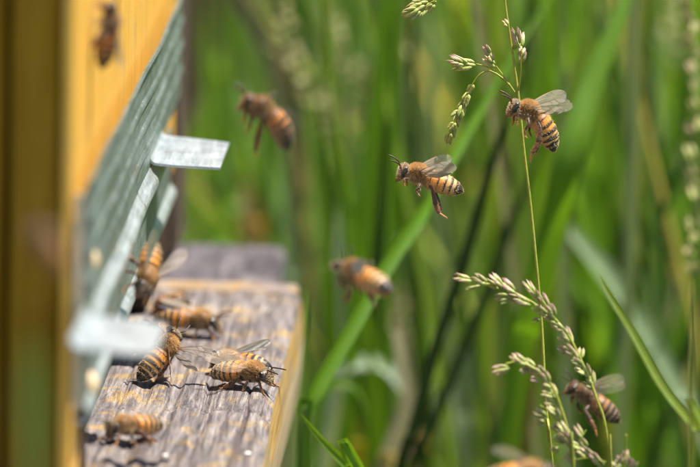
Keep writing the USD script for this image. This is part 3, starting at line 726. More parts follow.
# 4 - soft round bee in front of the slanting blade
p = at(354, 271, 1.095)
bee('honey_bee', 'soft rounded orange bee with dark tip in front of the slanting green blade', p, scr(-0.70, 0.34, -0.62), scr(0.25, 0.92, 0.1), 1.12, abd=(-2, 6), head=(60, 0), legs='tuck', fur=2500, group=FLYING, seed=5, antenna=0.2, stripe=0.85, thin=True,
    custom={('hind', 1): [(-1.0, .9, -1.4), (-1.9, 1.6, -2.1), (-2.0, 1.8, -4.0), (-1.8, 1.7, -4.9), (-1.7, 1.7, -5.3)]},
    wings=((1, 'fore', scr(.35, .1, .95), SUN, 1), (-1, 'fore', scr(.3, .1, -.95), SUN, 1)))
# 5 - bee behind the seed head
D6 = 1.205; f6, u6 = scr(-0.80, 0.52, 0.10), scr(0.40, 0.75, 0.55); p6 = at(585, 394, D6); s6 = 1.02
bee('honey_bee', 'brown honey bee flying behind the green and pink grass seed head', p6, f6, u6, s6, abd=(0, 14), legs='tuck', fur=3200, group=FLYING, seed=6, antenna=0.4, tone=(.42, .46, .7), stripe=.9, thin=True,
    custom={('hind', 1): to_local(p6, f6, u6, s6, [(589, 406, .003), (585, 410, .004), (590, 420, .004), (595, 429, .004), (597, 436, .004)], D6)},
    wings=((1, 'fore', scr(.84, .36, .40), scr(-.3, .8, .3), 1), (-1, 'fore', scr(.80, .30, -.50), scr(-.3, .8, -.2), 1)))
# 6 - bee cut by the lower edge
p = at(532, 472, 1.075)
bee('honey_bee', 'blurred orange bee cut off by the lower edge of the picture', p, scr(0.93, 0.05, 0.3), scr(0.0, 0.9, 0.42), 1.1, abd=(2, 10), legs='tuck', fur=2500, group=FLYING, seed=7, thin=True,
    wings=((1, 'fore', (-0.85, 0.55, 0.22), (0.5, 0.5, 0.2)), (-1, 'fore', (-0.85, -0.45, 0.22), (0.5, -0.5, 0.2))))
# 7 - far out of focus, close to the camera
p = at(46, 238, 0.86)
bee('honey_bee', 'tan bee blurred to a smudge in front of the shaded ochre hive side', p, scr(-0.4, 0.5, 0.75), scr(0.3, 0.8, -0.4), 0.8, abd=(5, 20), legs='tuck', fur=1500, group=FLYING, seed=8)

CRAWL = 'bees crawling at the hive entrance'


def board_pose(px, py, scale, clear=3.15):
    """Thorax centre of a bee whose feet are on the board at the picture point below it."""
    q_ = on(px, py, 2, ZB)
    return q_ + [0, 0, clear * 0.001 * scale]


# 8 - the sharp bee on the landing board, and the one behind it
p8 = board_pose(253, 388, 1.08)
bee('honey_bee', 'sharp striped honey bee standing at the front edge of the weathered landing board', p8, (0.90, -0.42, -0.05), (0.1, -0.22, 1), 1.08, abd=(6, 12), head=(26, -6), legs='stand', fur=5200, group=CRAWL, seed=9, antenna=-0.9,
    wings=((1, 'fore', scr(-.80, .40, -.5), scr(-.1, .75, -.6), 1), (-1, 'fore', scr(-.93, .33, .12), scr(.05, .5, .85), 1), (-1, 'hind', scr(-.95, .12, .2), scr(.05, .5, .85), 1)))
p9 = board_pose(229, 374, 1.0)
bee('honey_bee', 'dark headed bee half hidden behind the sharp bee on the landing board', p9, (-0.93, 0.22, 0.0), (0, -0.1, 1), 1.0, abd=(4, 10), head=(18, 0), legs='stand', fur=2600, group=CRAWL, seed=10, antenna=-0.3,
    wings=((1, 'fore', (-0.92, 0.15, 0.30), (0.3, 0.9, 0.25)), (-1, 'fore', (-0.92, -0.2, 0.36), (0.3, -0.9, 0.25))))
# 9 - striped bee climbing in at the slot
p = on(168, 345, 0, 0.0040)
bee('honey_bee', 'striped bee climbing at the entrance slot with wings held out to the right', p, scr(0.45, 0.72, -0.53), scr(0.55, 0.10, 0.75), 1.05, abd=(14, 12), legs='stand', fur=4200, group=CRAWL, seed=11,
    wings=((-1, 'fore', scr(.80, .02, .45), SUN + scr(0, .1, .5), 1), (-1, 'hind', scr(.72, -.45, .4), SUN + scr(0, .1, .4), 1), (1, 'fore', scr(.12, -.92, .35), SUN + scr(-.3, 0, .6), 1)))
# 10 - on the metal, facing down and out
p = on(147, 276, 0, 0.0035)
bee('honey_bee', 'tan furred bee head down on the galvanised sheet with dark face towards the viewer', p, scr(-0.18, -0.78, 0.60), scr(0.55, 0.35, 0.6), 1.0, abd=(0, 8), head=(20, 0), legs='stand', fur=2800, group=CRAWL, seed=12,
    wings=((1, 'fore', (-0.80, 0.5, 0.42), (0.4, 0.8, 0.2)), (-1, 'fore', (-0.82, -0.3, 0.42), (0.4, -0.8, 0.2))))
# 11 - beyond, on the board
p = board_pose(200, 336, 1.12)
bee('honey_bee', 'soft orange bee walking right on the far part of the landing board', p, (0.96, -0.18, -0.03), (0, -0.15, 1), 1.12, abd=(2, 10), head=(18, 0), legs='stand', fur=2500, group=CRAWL, seed=13,
    wings=((1, 'fore', (-0.95, 0.18, 0.22), (0.3, 0.9, 0.1)), (-1, 'fore', (-0.95, -0.18, 0.22), (0.3, -0.9, 0.1))))
# 12 - small bee by the far post
p = board_pose(176, 315, 0.95)
bee('honey_bee', 'small soft bee with shiny eyes beside the foot of the far corner post', p, (0.55, -0.75, 0.12), (0.1, 0.1, 1), 0.95, abd=(6, 14), head=(12, 0), legs='stand', fur=2000, group=CRAWL, seed=14,
    wings=((1, 'fore', (-0.95, 0.2, 0.2), (0.3, 0.9, 0.1)), (-1, 'fore', (-0.95, -0.2, 0.2), (0.3, -0.9, 0.1))))
# 13 - between them, under the sheet
p = board_pose(160, 346, 0.95)
bee('honey_bee', 'tan bee squeezed between the second tab and the striped climbing bee', p, (-0.45, 0.85, 0.1), (0, 0, 1), 0.95, abd=(4, 14), legs='stand', fur=1800, group=CRAWL, seed=15, tone=(.9, .9, .95),
    wings=((1, 'fore', (-0.95, 0.2, 0.2), (0.3, 0.9, 0.1)), (-1, 'fore', (-0.95, -0.2, 0.2), (0.3, -0.9, 0.1))))
# 14 - near, blurred
p = board_pose(124, 441, 1.0)
bee('honey_bee', 'blurred orange and brown bee on the nearest part of the landing board', p, (-0.75, -0.6, 0.0), (-0.15, -0.2, 1), 1.0, abd=(2, 12), head=(10, 0), legs='stand', fur=2200, group=CRAWL, seed=16, thin=True,
    wings=((1, 'fore', (-0.93, 0.15, 0.25), (0.3, 0.9, 0.3)), (-1, 'fore', (-0.93, -0.15, 0.25), (0.3, -0.9, 0.3))))
# 15 - on the painted front
p = on(111, 22, 0, X0 + 0.0036)
bee('honey_bee', 'blurred dark bee clinging to the sunlit yellow hive front', p, (0.05, 0.05, 1), (1, 0, 0), 0.95, abd=(4, 6), legs='stand', fur=2000, group=CRAWL, seed=17, tone=(.8, .75, .8),
    wings=((1, 'fore', (-0.92, 0.3, 0.15), (0.3, 0.9, 0.1)), (-1, 'fore', (-0.92, -0.3, 0.15), (0.3, -0.9, 0.1))))

# ------------------------------------------------------------------ grasses
BRIGHT, MID, DEEP, BLUE, TAN, OLIVE = (.15, .30, .02), (.10, .21, .03), (.045, .10, .02), (.19, .26, .17), (.42, .34, .20), (.16, .21, .06)


def strip(c, width, col, face, fold=0.14, twist=0.0, base_w=0.55, tip=True, vary=0.12, seed=0):
    """A grass blade along the curve c: a folded strip tapering to its tip. face: direction its flat side looks."""
    c = np.asarray(c); n = len(c)
    t = np.gradient(c, axis=0); t /= np.linalg.norm(t, axis=1, keepdims=True)
    s = np.linspace(0, 1, n)
    side = np.cross(t, unit(face)); side /= np.maximum(np.linalg.norm(side, axis=1, keepdims=True), 1e-9)
    nr = np.cross(side, t)
    a = (twist * (s - 0.5))[:, None]
    side, nr = side * np.cos(a) + nr * np.sin(a), nr * np.cos(a) - side * np.sin(a)
    w = width * (base_w + (1 - base_w) * np.clip(s / 0.35, 0, 1)) * (np.clip((1 - s) / 0.35, 0, 1) ** 0.7 if tip else 1.0)
    w = np.maximum(w, width * 0.02)[:, None] / 2
    v = np.stack([c - side * w, c - side * w * 0.5 - nr * w * fold, c - nr * w * fold * 2.2, c + side * w * 0.5 - nr * w * fold, c + side * w], 1).reshape(-1, 3)
    uv = np.stack([np.tile([0, .25, .5, .75, 1.0], n), np.repeat(s, 5) * 6 + seed], 1)
    i = np.arange(n * 5).reshape(n, 5)
    f = np.stack([i[:-1, :-1], i[:-1, 1:], i[1:, 1:], i[1:, :-1]], -1).reshape(-1, 4)
    k = 1 + vary * (meshkit.fbm(np.stack([s * 4, s * 0 + seed * 1.7, s * 0], -1), 3, 1) - 0.5) * 2
    colr = np.array(col)[None] * k[:, None]
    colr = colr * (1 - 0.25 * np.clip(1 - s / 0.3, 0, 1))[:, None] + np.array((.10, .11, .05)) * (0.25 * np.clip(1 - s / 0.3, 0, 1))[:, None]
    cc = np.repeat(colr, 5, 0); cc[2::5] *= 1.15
    return v, f, uv, cc


def rooted(pts, ds):
    """World points of a picture line, tip first, carried on down to the ground."""
    ds = np.broadcast_to(ds, len(pts)) if np.ndim(ds) == 0 else np.interp(np.linspace(0, 1, len(pts)), np.linspace(0, 1, len(ds)), ds)
    p = [at(x, y, d) for (x, y), d in zip(pts, ds)]
    d = unit(p[-1] - p[-2]); h = p[-1][2]
    sx = np.clip(d[0] / max(-d[2], 0.25), -0.7, 0.7)
    p += [p[-1] + [sx * h * 0.35, 0.006, -h * 0.45], p[-1] + [sx * h * 0.5, 0.012, -h - 0.01]]
    return np.array(p[::-1])


count_blade = [0]


def blade(label, pts, d, w, col, name='grass_plant', cat='grass', twist=0.3, root=True, tip=True, n=44, face=None, vary=0.14):
    k = count_blade[0]; count_blade[0] += 1
    mx = np.mean([q_[0] for q_ in pts])
    if mx > 300 and np.mean(d) > 1.3:      # the grass stands close behind the bees
        d = 1.2 + (np.array(d) - 1.2) * 0.66
    elif mx <= 300 and np.mean(d) > 1.4:
        d = np.array(d) * 0 + 1.455 + 0.5 * (np.mean(d) - 1.48)
    dm = float(np.mean(d))
    P = rooted(pts, d) if root else np.array([at(x, y, d) for x, y in pts])[::-1]
    fc = face if face is not None else B_ + R_ * RNG.uniform(-.4, .4) + U_ * RNG.uniform(.0, .4)
    base = P[0]
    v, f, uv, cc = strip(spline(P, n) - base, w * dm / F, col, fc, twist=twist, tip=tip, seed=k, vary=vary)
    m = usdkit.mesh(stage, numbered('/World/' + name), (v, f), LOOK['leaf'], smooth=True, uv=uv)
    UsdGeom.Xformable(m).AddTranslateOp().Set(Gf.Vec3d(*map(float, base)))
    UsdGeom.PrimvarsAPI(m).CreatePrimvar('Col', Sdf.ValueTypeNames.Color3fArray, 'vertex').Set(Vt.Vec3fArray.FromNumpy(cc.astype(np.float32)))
    tag(m, label, cat)


# blades one can tell apart: picture line from the tip down, depth, width in 1/700 of the picture
blade('crisp bright green blade slanting down behind the rounded bee to the landing board', [(562, -25), (511, 58), (470, 128), (437, 187), (425, 210), (388, 265), (355, 324), (320, 385), (306, 412), (303, 450)], [1.35, 1.30, 1.27, 1.25, 1.235, 1.235], 18, (.10, .23, .012), twist=0.2, face=B_ - 0.25 * U_ + 0.5 * R_)
blade('short fresh green blade beside the lower corner of the landing board', [(300, 413), (322, 440), (350, 468), (372, 490)], 1.20, 10, BRIGHT, twist=0.1)
blade('narrow upright green stem rising along the landing board edge', [(309, 285), (307, 340), (304, 400), (302, 470)], 1.235, 8, (.10, .19, .03), twist=0.1)
blade('broad bright green blade leaning right of the hovering bee', [(640, -60), (626, 0), (596, 74), (570, 156), (552, 230), (530, 320), (515, 400)], [1.36, 1.33, 1.36], 27, (.105, .23, .015), twist=0.2, face=B_)
blade('broad bright green patch of blade behind the tall stem and hovering bee', [(575, -40), (556, 40), (540, 110), (530, 190), (525, 260)], 1.52, 34, BRIGHT, twist=0.1, face=B_)
blade('dark narrow blade crossing down left of the tall stem', [(528, 60), (510, 110), (496, 150), (477, 217), (454, 293), (435, 349), (410, 440), (395, 480)], 1.36, 12, (.018, .04, .008), twist=0.3)
blade('second dark blade parallel on the right of the first dark one', [(560, 110), (533, 172), (511, 224), (487, 293), (468, 338), (424, 442), (405, 480)], 1.42, 12, (.022, .05, .01), twist=0.3)
blade('dark blade passing behind the lower seed head towards the bottom edge', [(600, 90), (581, 168), (562, 220), (540, 262), (524, 300), (510, 385), (498, 442), (492, 480)], 1.40, 10, (.025, .055, .012), twist=0.2)
blade('brownish thin stem behind the tall stem below the hovering bee', [(577, 110), (560, 165), (548, 215), (541, 280), (535, 340)], 1.40, 9, (.11, .09, .035), twist=0.2)
blade('bright green blade running down right below the hovering bee', [(545, 215), (560, 250), (588, 290), (615, 330), (640, 375), (668, 430), (690, 480)], 1.55, 30, BRIGHT, twist=0.1, face=B_)
blade('pale blue green blade lying across the bright one at right', [(548, 195), (563, 221), (588, 250), (608, 273), (641, 324), (680, 390), (712, 450)], 1.50, 19, (0.3, 0.405, 0.255), twist=0.1, face=B_ + U_ * .4)
blade('slender yellow green blade with a fine tip arching down to the right edge', [(599, 275), (608, 293), (634, 334), (663, 386), (699, 431), (722, 455)], 1.118, 8, (.26, .36, .06), twist=0.4)
blade('wide pale grey green blade standing upright near the right edge', [(648, 40), (652, 90), (655, 200), (657, 320), (658, 400), (658, 480)], 1.72, 30, (0.33, 0.45, 0.3), twist=0.05, face=B_ + R_ * .3)
blade('thin upright yellow green stem by the right edge', [(694, 268), (692, 330), (691, 400), (690, 475)], 1.10, 4, (.17, .2, .05), twist=0.1)
blade('wide deep green blade standing in the middle of the background', [(383, -50), (379, 40), (377, 120), (376, 220), (376, 320), (377, 420)], 1.62, 26, (.04, .085, .022), twist=0.05, face=B_)
blade('bright green upright blade just right of the far corner post', [(196, -60), (202, 0), (208, 60), (213, 120), (216, 180), (222, 240), (230, 300)], 1.60, 17, BRIGHT, twist=0.1)
blade('bright green blade beside the upright one near the metal tab', [(216, -60), (223, 0), (229, 70), (233, 140), (236, 200), (240, 260)], 1.68, 16, (.12, .24, .02), twist=0.1)
blade('bright green blade under the soft bee on the left', [(262, 110), (264, 160), (266, 220), (268, 280), (270, 330)], 1.58, 22, (.10, .22, .015), twist=0.1)
blade('bright green blade right of the grey green stem', [(311, 90), (315, 150), (319, 200), (324, 260), (330, 320)], 1.56, 22, BRIGHT, twist=0.1)
blade('bright short blade behind the gap between the two left bees', [(340, 150), (346, 180), (352, 220), (358, 260), (362, 310)], 1.55, 20, BRIGHT, twist=0.1)
blade('grey green upright stem behind the landing board', [(288, 120), (290, 170), (291, 220), (292, 270), (293, 330)], 1.48, 13, (0.21, 0.3, 0.195), twist=0.05)
blade('second grey green stem left of the rounded bee', [(338, 205), (339, 230), (340, 260), (342, 310)], 1.46, 9, (0.225, 0.3, 0.21), twist=0.05)
blade('tan dead leaf standing upright behind the neighbouring plank', [(242, 172), (246, 190), (250, 210), (254, 232), (256, 262)], 1.56, 22, (.50, .38, .22), name='dry_grass_plant', cat='dry grass', twist=0.2)
blade('grey mauve dry stalk leaning at the top left behind the bees', [(235, -40), (250, 0), (265, 32), (278, 66), (290, 110), (300, 180)], 1.62, 27, (.30, .25, .25), name='dry_grass_plant', cat='dry grass', twist=0.1, tip=False)
blade('pale bent blade curving over below the rounded bee', [(412, 410), (400, 385), (385, 366), (366, 362), (349, 366), (338, 385), (330, 430)], 1.46, 18, (0.39, 0.48, 0.375), twist=0.1, face=B_ + U_ * .7)
blade('small green bent blade arching under the pale one', [(370, 425), (364, 400), (356, 387), (344, 381), (332, 384), (322, 400), (316, 440)], 1.40, 9, BRIGHT, twist=0.1)
blade('pale straw stalk leaning left in the lower middle', [(400, 330), (405, 365), (409, 398), (398, 430), (384, 468), (376, 490)], 1.44, 16, (.38, .34, .23), name='dry_grass_plant', cat='dry grass', twist=0.1, tip=False)
blade('short pinkish straw tip beside the leaning straw stalk', [(417, 405), (416, 425), (414, 445), (412, 475)], 1.46, 13, (.42, .30, .22), name='dry_grass_plant', cat='dry grass', twist=0.1)
blade('yellow leaf glowing low in the middle behind the short blade', [(352, 405), (354, 430), (355, 455), (356, 480)], 1.50, 18, (.36, .36, .04), twist=0.1, face=B_)
blade('pale grey green leaf low between the two dark blades', [(468, 335), (466, 360), (464, 385), (463, 415), (462, 470)], 1.52, 24, (0.33, 0.42, 0.3), twist=0.1, face=B_)
blade('pale green grey blade behind the orange bee', [(418, 85), (414, 120), (410, 170), (408, 230), (406, 300)], 1.64, 20, (0.27, 0.375, 0.225), twist=0.1)
blade('bright green upright blade below the pale crossing blade at right', [(626, 190), (630, 230), (632, 280), (634, 340), (634, 420)], 1.62, 24, BRIGHT, twist=0.1)
blade('cream dry leaf near the right edge', [(682, 265), (684, 290), (684, 320), (683, 360)], 1.60, 30, (.48, .46, .30), name='dry_grass_plant', cat='dry grass', twist=0.1, face=B_)
blade('soft green blade leaning left across the upper middle', [(330, -60), (344, 20), (352, 100), (357, 180), (360, 260)], 1.75, 16, MID, twist=0.1)
blade('soft green blade standing between the two sharp bees in the far grass', [(470, -60), (466, 30), (462, 120), (458, 200)], 1.85, 22, (.10, .17, .04), twist=0.1)
blade('out of focus green blade close to the camera at the lower left', [(30, 330), (33, 380), (34, 430), (34, 500)], 0.86, 22, (.14, .22, .05), root=False, twist=0.1)

# ---- seed heads: stem, branches and every spikelet a part
PINK, GRN, YEL = np.array((.66, .36, .38)), np.array((.34, .40, .10)), np.array((.30, .28, .06))


def spikelet(p, d, L, pink=0.5, fat=0.17, rng=None, n=7):
    """Overlapping pointed scales along d from p. Returns (v, f, colours)."""
    d = unit(d); s1 = unit(np.cross(d, B_ + rng.normal(0, .4, 3))); s2 = np.cross(d, s1)
    V, Fc, C, o = [], [], [], 0
    base = trimesh.creation.icosphere(2, 1.0)
    bv = base.vertices
    for k in range(n):
        t0 = 0.46 * k / (n - 1) if n > 1 else 0; ln = L * (0.60 - 0.05 * abs(k - 1)); sd = 1 if k % 2 else -1
        w = L * fat * 0.62 * (1 - 0.09 * k)
        x = bv[:, 0]; tap = np.where(x > -0.2, ((1 - x) / 1.2) ** 0.8 * 0.98 / np.sqrt(np.maximum(1 - x * x, 1e-3)), 1.0)
        dd = unit(d + s1 * sd * 0.23 + s2 * rng.normal(0, .06))
        e1 = unit(s1 - dd * (s1 @ dd)); e2 = np.cross(dd, e1)
        c = p + d * (L * t0) + s1 * sd * w * 0.55 + dd * ln * 0.5
        v = c + np.outer(x * ln * 0.5, dd) + np.outer(bv[:, 1] * np.clip(tap, 0, 1.3) * w, e1) + np.outer(bv[:, 2] * np.clip(tap, 0, 1.3) * w * 0.8, e2)
        V.append(v); Fc.append(base.faces + o); o += len(v)
        m = np.clip((x + 0.55) * 0.9 + rng.normal(0, .12), 0, 1)[:, None] * pink
        C.append(GRN * (1 - m) * rng.uniform(.8, 1.2) + PINK * m)
    return np.vstack(V), np.vstack(Fc), np.vstack(C)


def seed_head(label, d, stems, spikes, rng_seed, name='grass_seed_head', thick=1.7, base=None, pinkness=0.6, dz=0.003, stemcol=(.32, .34, .05), fatk=1.0):
    """stems: picture lines, the first one the main stem (carried on to the ground); spikes: (base x, base y, tip x, tip y[, pink])."""
    rng = np.random.default_rng(rng_seed)
    P = rooted(stems[0], d)
    root = thing(name, label, 'grass', P[0])
    S_ = P[0]

    def stem(nm, P, w0, w1, n):
        c = spline(P, n)
        nodes = np.linspace(w0, w1, n)
        v, f = tube(c - S_, nodes * d / F / 2, 7)
        k = np.linspace(0, 1, n).repeat(7); k = np.append(k, [0, 1])
        col = np.array(stemcol)[None] * (0.9 + 0.25 * meshkit.noise(np.stack([k * 30, k * 0, k * 0], -1), 3)[:, None])
        part(nm, (v, f), 'plant', root, smooth=True, col=col)
    stem('stem', P, thick * 1.25, thick * 0.7, 60)
    for b in stems[1:]:
        off = rng.uniform(-dz, dz)
        Q = np.array([at(x, y, d + off * t) for (x, y), t in zip(b, np.linspace(0, 1, len(b)))])
        stem('branch', Q, thick * 0.6, thick * 0.42, 16)
    for sp in spikes:
        x0, y0, x1, y1 = sp[:4]
        off = rng.uniform(-dz, dz) * 0.5
        a, b = at(x0, y0, d + off), at(x1, y1, d + off + rng.uniform(-dz, dz) * 0.6)
        L = np.linalg.norm(b - a) * 1.04
        v, f, c = spikelet(a - S_, b - a, L, pink=np.clip((sp[4] if len(sp) > 4 else pinkness) + rng.normal(0, .1), 0, 1), fat=np.clip(0.72 * fatk * 0.001 / L, .08, .24), rng=rng)
        part('spikelet', (v, f), 'plant', root, smooth=True, col=c)


seed_head('tall thin yellow green stem with an open pink tipped seed head by the hovering bee', FOCUS + 0.004,
          [[(504, -36), (505, 0), (509, 30), (515, 70), (519, 100), (524, 150), (530, 200), (537, 270), (542, 330), (545, 390), (549, 440), (553, 475)],
           [(516, 93), (508, 84), (499, 76), (492, 69), (484, 66), (476, 64)], [(515, 93), (508, 82), (496, 66)], [(514, 91), (505, 80), (491, 71), (482, 73), (475, 80), (469, 92), (462, 108), (455, 124), (449, 140)],
           [(518, 92), (520, 78), (521, 64), (521, 50)], [(504, -33), (480, -27), (455, -14), (434, 1), (415, 10)]],
          [(476, 64, 457, 60, .4), (470, 65, 442, 56, .6), (464, 64, 446, 58, .7), (472, 66, 447, 67, .2), (462, 66, 452, 68, .2),
           (496, 66, 480, 55, .5), (490, 55, 482, 43, .9), (493, 62, 487, 50, .6),
           (521, 64, 524, 46, .6), (520, 56, 524, 44, .8), (521, 48, 520, 28, .8), (519, 46, 513, 22, .8), (518, 44, 521, 30, .7), (508, 26, 502, 18, .5), (516, 50, 513, 42, .3), (521, 44, 522, 28, .8),
           (473, 84, 466, 96, .1), (470, 90, 461, 101, .15), (468, 94, 464, 110, .15), (465, 99, 455, 111, .2), (463, 104, 460, 120, .15), (460, 110, 450, 121, .2), (458, 116, 456, 131, .15), (455, 122, 446, 132, .2), (453, 127, 452, 141, .15), (450, 133, 445, 145, .2), (450, 136, 448, 147, .15),
           (436, 0, 420, 5, .3), (430, 2, 412, 10, .35), (424, 4, 405, 13, .3), (418, 8, 398, 17, .35), (434, 4, 424, 14, .15), (428, 7, 416, 17, .2), (420, 10, 408, 21, .3), (412, 12, 400, 18, .35), (426, 0, 408, 6, .3), (416, 3, 403, 12, .3)], 21, thick=3.0)
DB = 1.150
seed_head('pink and green seed head arching left across the tall stem', DB,
          [[(482, 283), (498, 286), (515, 293), (530, 301), (545, 311), (556, 320), (568, 335), (577, 352), (588, 376), (597, 400), (604, 420), (610, 458), (612, 490)],
           [(577, 352), (570, 350), (562, 345)], [(556, 320), (545, 305), (540, 296)]],
          [(472, 280, 449, 275, .6), (484, 285, 461, 291, .3), (488, 284, 469, 273, .7), (499, 288, 478, 278, .6), (503, 286, 487, 270, .8), (516, 292, 496, 276, .9), (510, 296, 490, 298, .4), (522, 299, 500, 297, .6), (531, 304, 510, 295, .7), (509, 300, 498, 303, .2),
           (537, 297, 521, 276, .9), (542, 304, 530, 286, .6), (549, 309, 538, 289, .8), (556, 318, 546, 300, .7), (548, 315, 529, 304, .5), (556, 322, 540, 312, .5), (564, 331, 548, 320, .5), (540, 318, 530, 322, .2), (573, 346, 562, 321, .8), (568, 337, 560, 326, .6), (570, 344, 556, 334, .5),
           (566, 352, 555, 345, .8), (575, 356, 562, 342, .7), (578, 362, 568, 346, .8), (582, 366, 570, 357, .5), (585, 374, 572, 366, .4), (590, 378, 583, 360, .5), (593, 387, 590, 366, .5), (594, 388, 581, 378, .3), (580, 360, 582, 344, .6)], 22, thick=2.8, pinkness=.8, fatk=.95)
DC = 1.142
seed_head('drooping pink and green seed head left of the brown bee', DC,
          [[(505, 364), (518, 362), (533, 368), (546, 378), (555, 392), (561, 408), (567, 428), (572, 455), (575, 490)], [(567, 428), (560, 420), (550, 412), (540, 405)], [(572, 455), (580, 440), (586, 430)], [(573, 460), (590, 458), (606, 462)]],
          [(509, 367, 487, 371, .95), (510, 366, 492, 376, .6), (519, 362, 508, 353, .6), (526, 364, 510, 352, .7), (536, 368, 519, 357, .5), (528, 368, 518, 374, .7), (540, 372, 522, 369, .8), (546, 376, 534, 364, .5), (540, 380, 528, 378, .7), (550, 384, 541, 368, .6), (552, 390, 538, 384, .5), (553, 396, 538, 392, .6), (557, 398, 548, 380, .5), (556, 404, 541, 400, .5),
           (548, 418, 531, 408, .7), (546, 424, 531, 420, .4), (556, 414, 545, 404, .4), (560, 420, 551, 404, .4), (561, 430, 548, 424, .4), (566, 434, 557, 418, .5), (566, 442, 549, 436, .3), (573, 447, 557, 427, .9), (570, 440, 563, 424, .4),
           (583, 438, 573, 421, .9), (588, 448, 576, 436, .6), (580, 448, 566, 440, .4), (586, 456, 574, 446, .5), (594, 458, 580, 446, .8), (600, 464, 588, 450, .8), (576, 462, 562, 452, .3), (604, 468, 594, 456, .6), (560, 452, 548, 446, .3)], 23, thick=2.8, pinkness=.75, fatk=.95)
seed_head('small pink seed head tip at the lower edge right of the brown bee', 1.135, [[(626, 456), (624, 466), (622, 490)]],
          [(622, 466, 618, 452, .9), (626, 462, 626, 446, 1.0), (628, 468, 632, 454, .9), (620, 470, 612, 458, .7), (630, 472, 638, 458, .7)], 24)
seed_head('blurred cream seed head hanging along the upper right edge', 1.31, [[(688, -30), (690, 20), (693, 70), (694, 120), (697, 170), (700, 215), (703, 300)]],
          [(690, 10, 683, -6, .5), (692, 24, 684, 8, .6), (692, 36, 697, 18, .4), (693, 48, 683, 30, .5), (694, 60, 698, 42, .5), (694, 74, 686, 58, .5), (695, 92, 690, 74, .3), (696, 112, 688, 94, .3), (697, 134, 683, 120, .9), (699, 132, 702, 112, .5), (692, 182, 686, 160, .4), (695, 190, 684, 172, .5), (696, 200, 690, 182, .3), (692, 160, 686, 140, .3)], 25, thick=2.6, fatk=2.6, stemcol=(.26, .27, .1))
seed_head('sparse blurred buds on the stem at the right edge', 1.30, [[(690, 210), (691, 250), (692, 300), (692, 380), (691, 480)]],
          [(691, 232, 686, 214, .3), (691, 246, 697, 228, .3), (691, 258, 685, 244, .4), (692, 276, 697, 258, .3), (691, 274, 686, 260, .3)], 26, thick=2.6, fatk=2.4, stemcol=(.24, .26, .08))


def far_head(label, x0, y0, x1, y1, d, n, sd, pink=.5):
    rng = np.random.default_rng(sd); sp = []
    for k in range(n):
        t = (k + .5) / n; x, y = x0 + (x1 - x0) * t, y0 + (y1 - y0) * t; s = 1 if k % 2 else -1
        w = 3 + 9 * math.sin(math.pi * min(t + .15, 1))
        sp.append((x + s * w * .35, y - 2, x + s * w + rng.uniform(-2, 2), y - rng.uniform(9, 16), pink))
    dx = x1 - x0
    seed_head(label, d, [[(x0, y0), ((x0 + x1) / 2, (y0 + y1) / 2), (x1, y1), (x1 + dx * .3 + 4, y1 + 90), (x1 + dx * .4 + 6, y1 + 220)]], sp, sd, thick=2.4, fatk=1.8, stemcol=(.24, .26, .10))


far_head('pale blurred seed head nearest the dry mauve stalk', 279, 4, 303, 112, 1.40, 20, 31)
far_head('pale blurred seed head in the upper middle right of the soft bee', 328, 12, 342, 84, 1.45, 14, 32)
far_head('tan blurred seed head below the upper middle one', 332, 98, 345, 172, 1.48, 14, 33, .9)
far_head('yellow green blurred seed head between the soft bee and the pale heads', 303, 62, 318, 150, 1.50, 14, 34, .2)
far_head('pale blurred seed head low behind the rounded bee', 392, 296, 404, 352, 1.46, 12, 35, .9)
far_head('yellow green blurred seed head right below the hovering bee', 600, 190, 612, 250, 1.52, 12, 36, .2)
far_head('soft pale seed head above the wide pale blade', 668, -10, 676, 78, 1.55, 16, 37, .6)

far_head('yellow green blurred seed head high above the soft bee', 262, -14, 276, 60, 1.50, 16, 38, .2)
far_head('pale green blurred seed head right of the wide deep green blade', 398, -10, 406, 62, 1.46, 14, 39, .3)
far_head('faint tan seed head left of the first sharp bee in the far grass', 362, 70, 352, 140, 1.52, 14, 40, .8)
far_head('faint yellow seed head in the grass right of the lower seed heads', 652, 372, 660, 440, 1.50, 14, 41, .3)

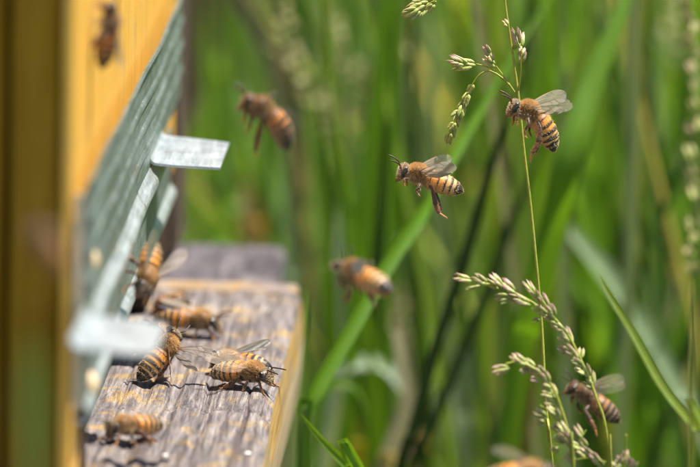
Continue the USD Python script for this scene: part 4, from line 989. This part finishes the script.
# ---- the meadow behind: grass nobody could count
rng = np.random.default_rng(77)
V, FC, UV, CC, o = [], [], [], [], 0
pal = [1.2 * np.array(x) for x in (BRIGHT, (.13, .26, .03), MID, (.12, .22, .05), (.075, .16, .03), DEEP, (.19, .26, .14), (.24, .28, .07), (.42, .36, .20))]
pw = np.array([.15, .15, .12, .13, .10, .12, .12, .07, .04])
N = 7500
for k in range(N):
    z_ = rng.random()
    if z_ < 0.30:
        y = rng.uniform(0.22, 0.75); x = rng.uniform(-0.05, 0.75)
    elif z_ < 0.72:
        y = rng.uniform(0.7, 2.2); x = rng.uniform(-1.2, 1.6)
    elif z_ < 0.88:
        y = 2.2 + 7 * rng.random() ** 1.6; x = rng.uniform(-5, 6)
    else:
        x = rng.uniform(0.45, 2.2); y = rng.uniform(-1.0, 0.6)
    if x < 0.06 and y < 0.75:
        continue
    if y < 0.27 + 0.1 * rng.random() and x < 0.20 + rng.random() * 0.12:
        continue
    h = rng.uniform(0.22, 0.55) * (1.25 if y > 1.0 else 1.0)
    lean = rng.normal(0, .26); lean2 = rng.normal(0, .2); cur = rng.uniform(0, .35) * rng.choice([-1, 1])
    t = np.linspace(0, 1, 8)[:, None]
    az = rng.uniform(0, 2 * np.pi)
    c = np.array([x, y, -.01]) + np.hstack([lean * h * t + cur * h * math.cos(az) * t ** 2.4, lean2 * h * t + cur * h * math.sin(az) * t ** 2.4, h * (t - .18 * abs(cur) * t ** 3)])
    col = pal[rng.choice(len(pal), p=pw)] * rng.uniform(.8, 1.2)
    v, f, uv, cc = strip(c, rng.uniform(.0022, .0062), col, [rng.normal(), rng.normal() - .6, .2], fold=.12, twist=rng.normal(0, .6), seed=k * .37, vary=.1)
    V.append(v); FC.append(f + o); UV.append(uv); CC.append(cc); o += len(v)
for k in range(95):
    y = rng.uniform(0.17, 0.34); x = rng.uniform(0.035, 0.20); h = rng.uniform(0.34, 0.6)
    lean, bow = rng.normal(0, .12), rng.normal(0, .10)
    t = np.linspace(0, 1, 14)[:, None]
    c = np.array([x - lean * h * .5, y, -.01]) + np.hstack([lean * h * t + bow * h * t ** 2.2, rng.normal(0, .06) * h * t + .02 * t, h * t])
    col = np.array([(.17, .34, .02), (.25, .38, .05), (.30, .36, .20), (.02, .05, .01), (.05, .12, .02), (.40, .38, .20)][rng.choice(6, p=[.27, .16, .15, .20, .14, .08])])
    v, f, uv, cc = strip(c, rng.uniform(.0014, .0042), col, [rng.normal(0, .5), -1, .2], fold=.12, twist=rng.normal(0, .5), seed=k * .71, vary=.1)
    V.append(v); FC.append(f + o); UV.append(uv); CC.append(cc); o += len(v)
V, FC, UV, CC = map(np.vstack, (V, FC, UV, CC))
mg = part('meadow_grass', (V, FC), 'leaf', smooth=True, uv=UV, col=CC)
tag(mg, 'dense out of focus meadow grass filling the background', 'grass', kind='stuff')
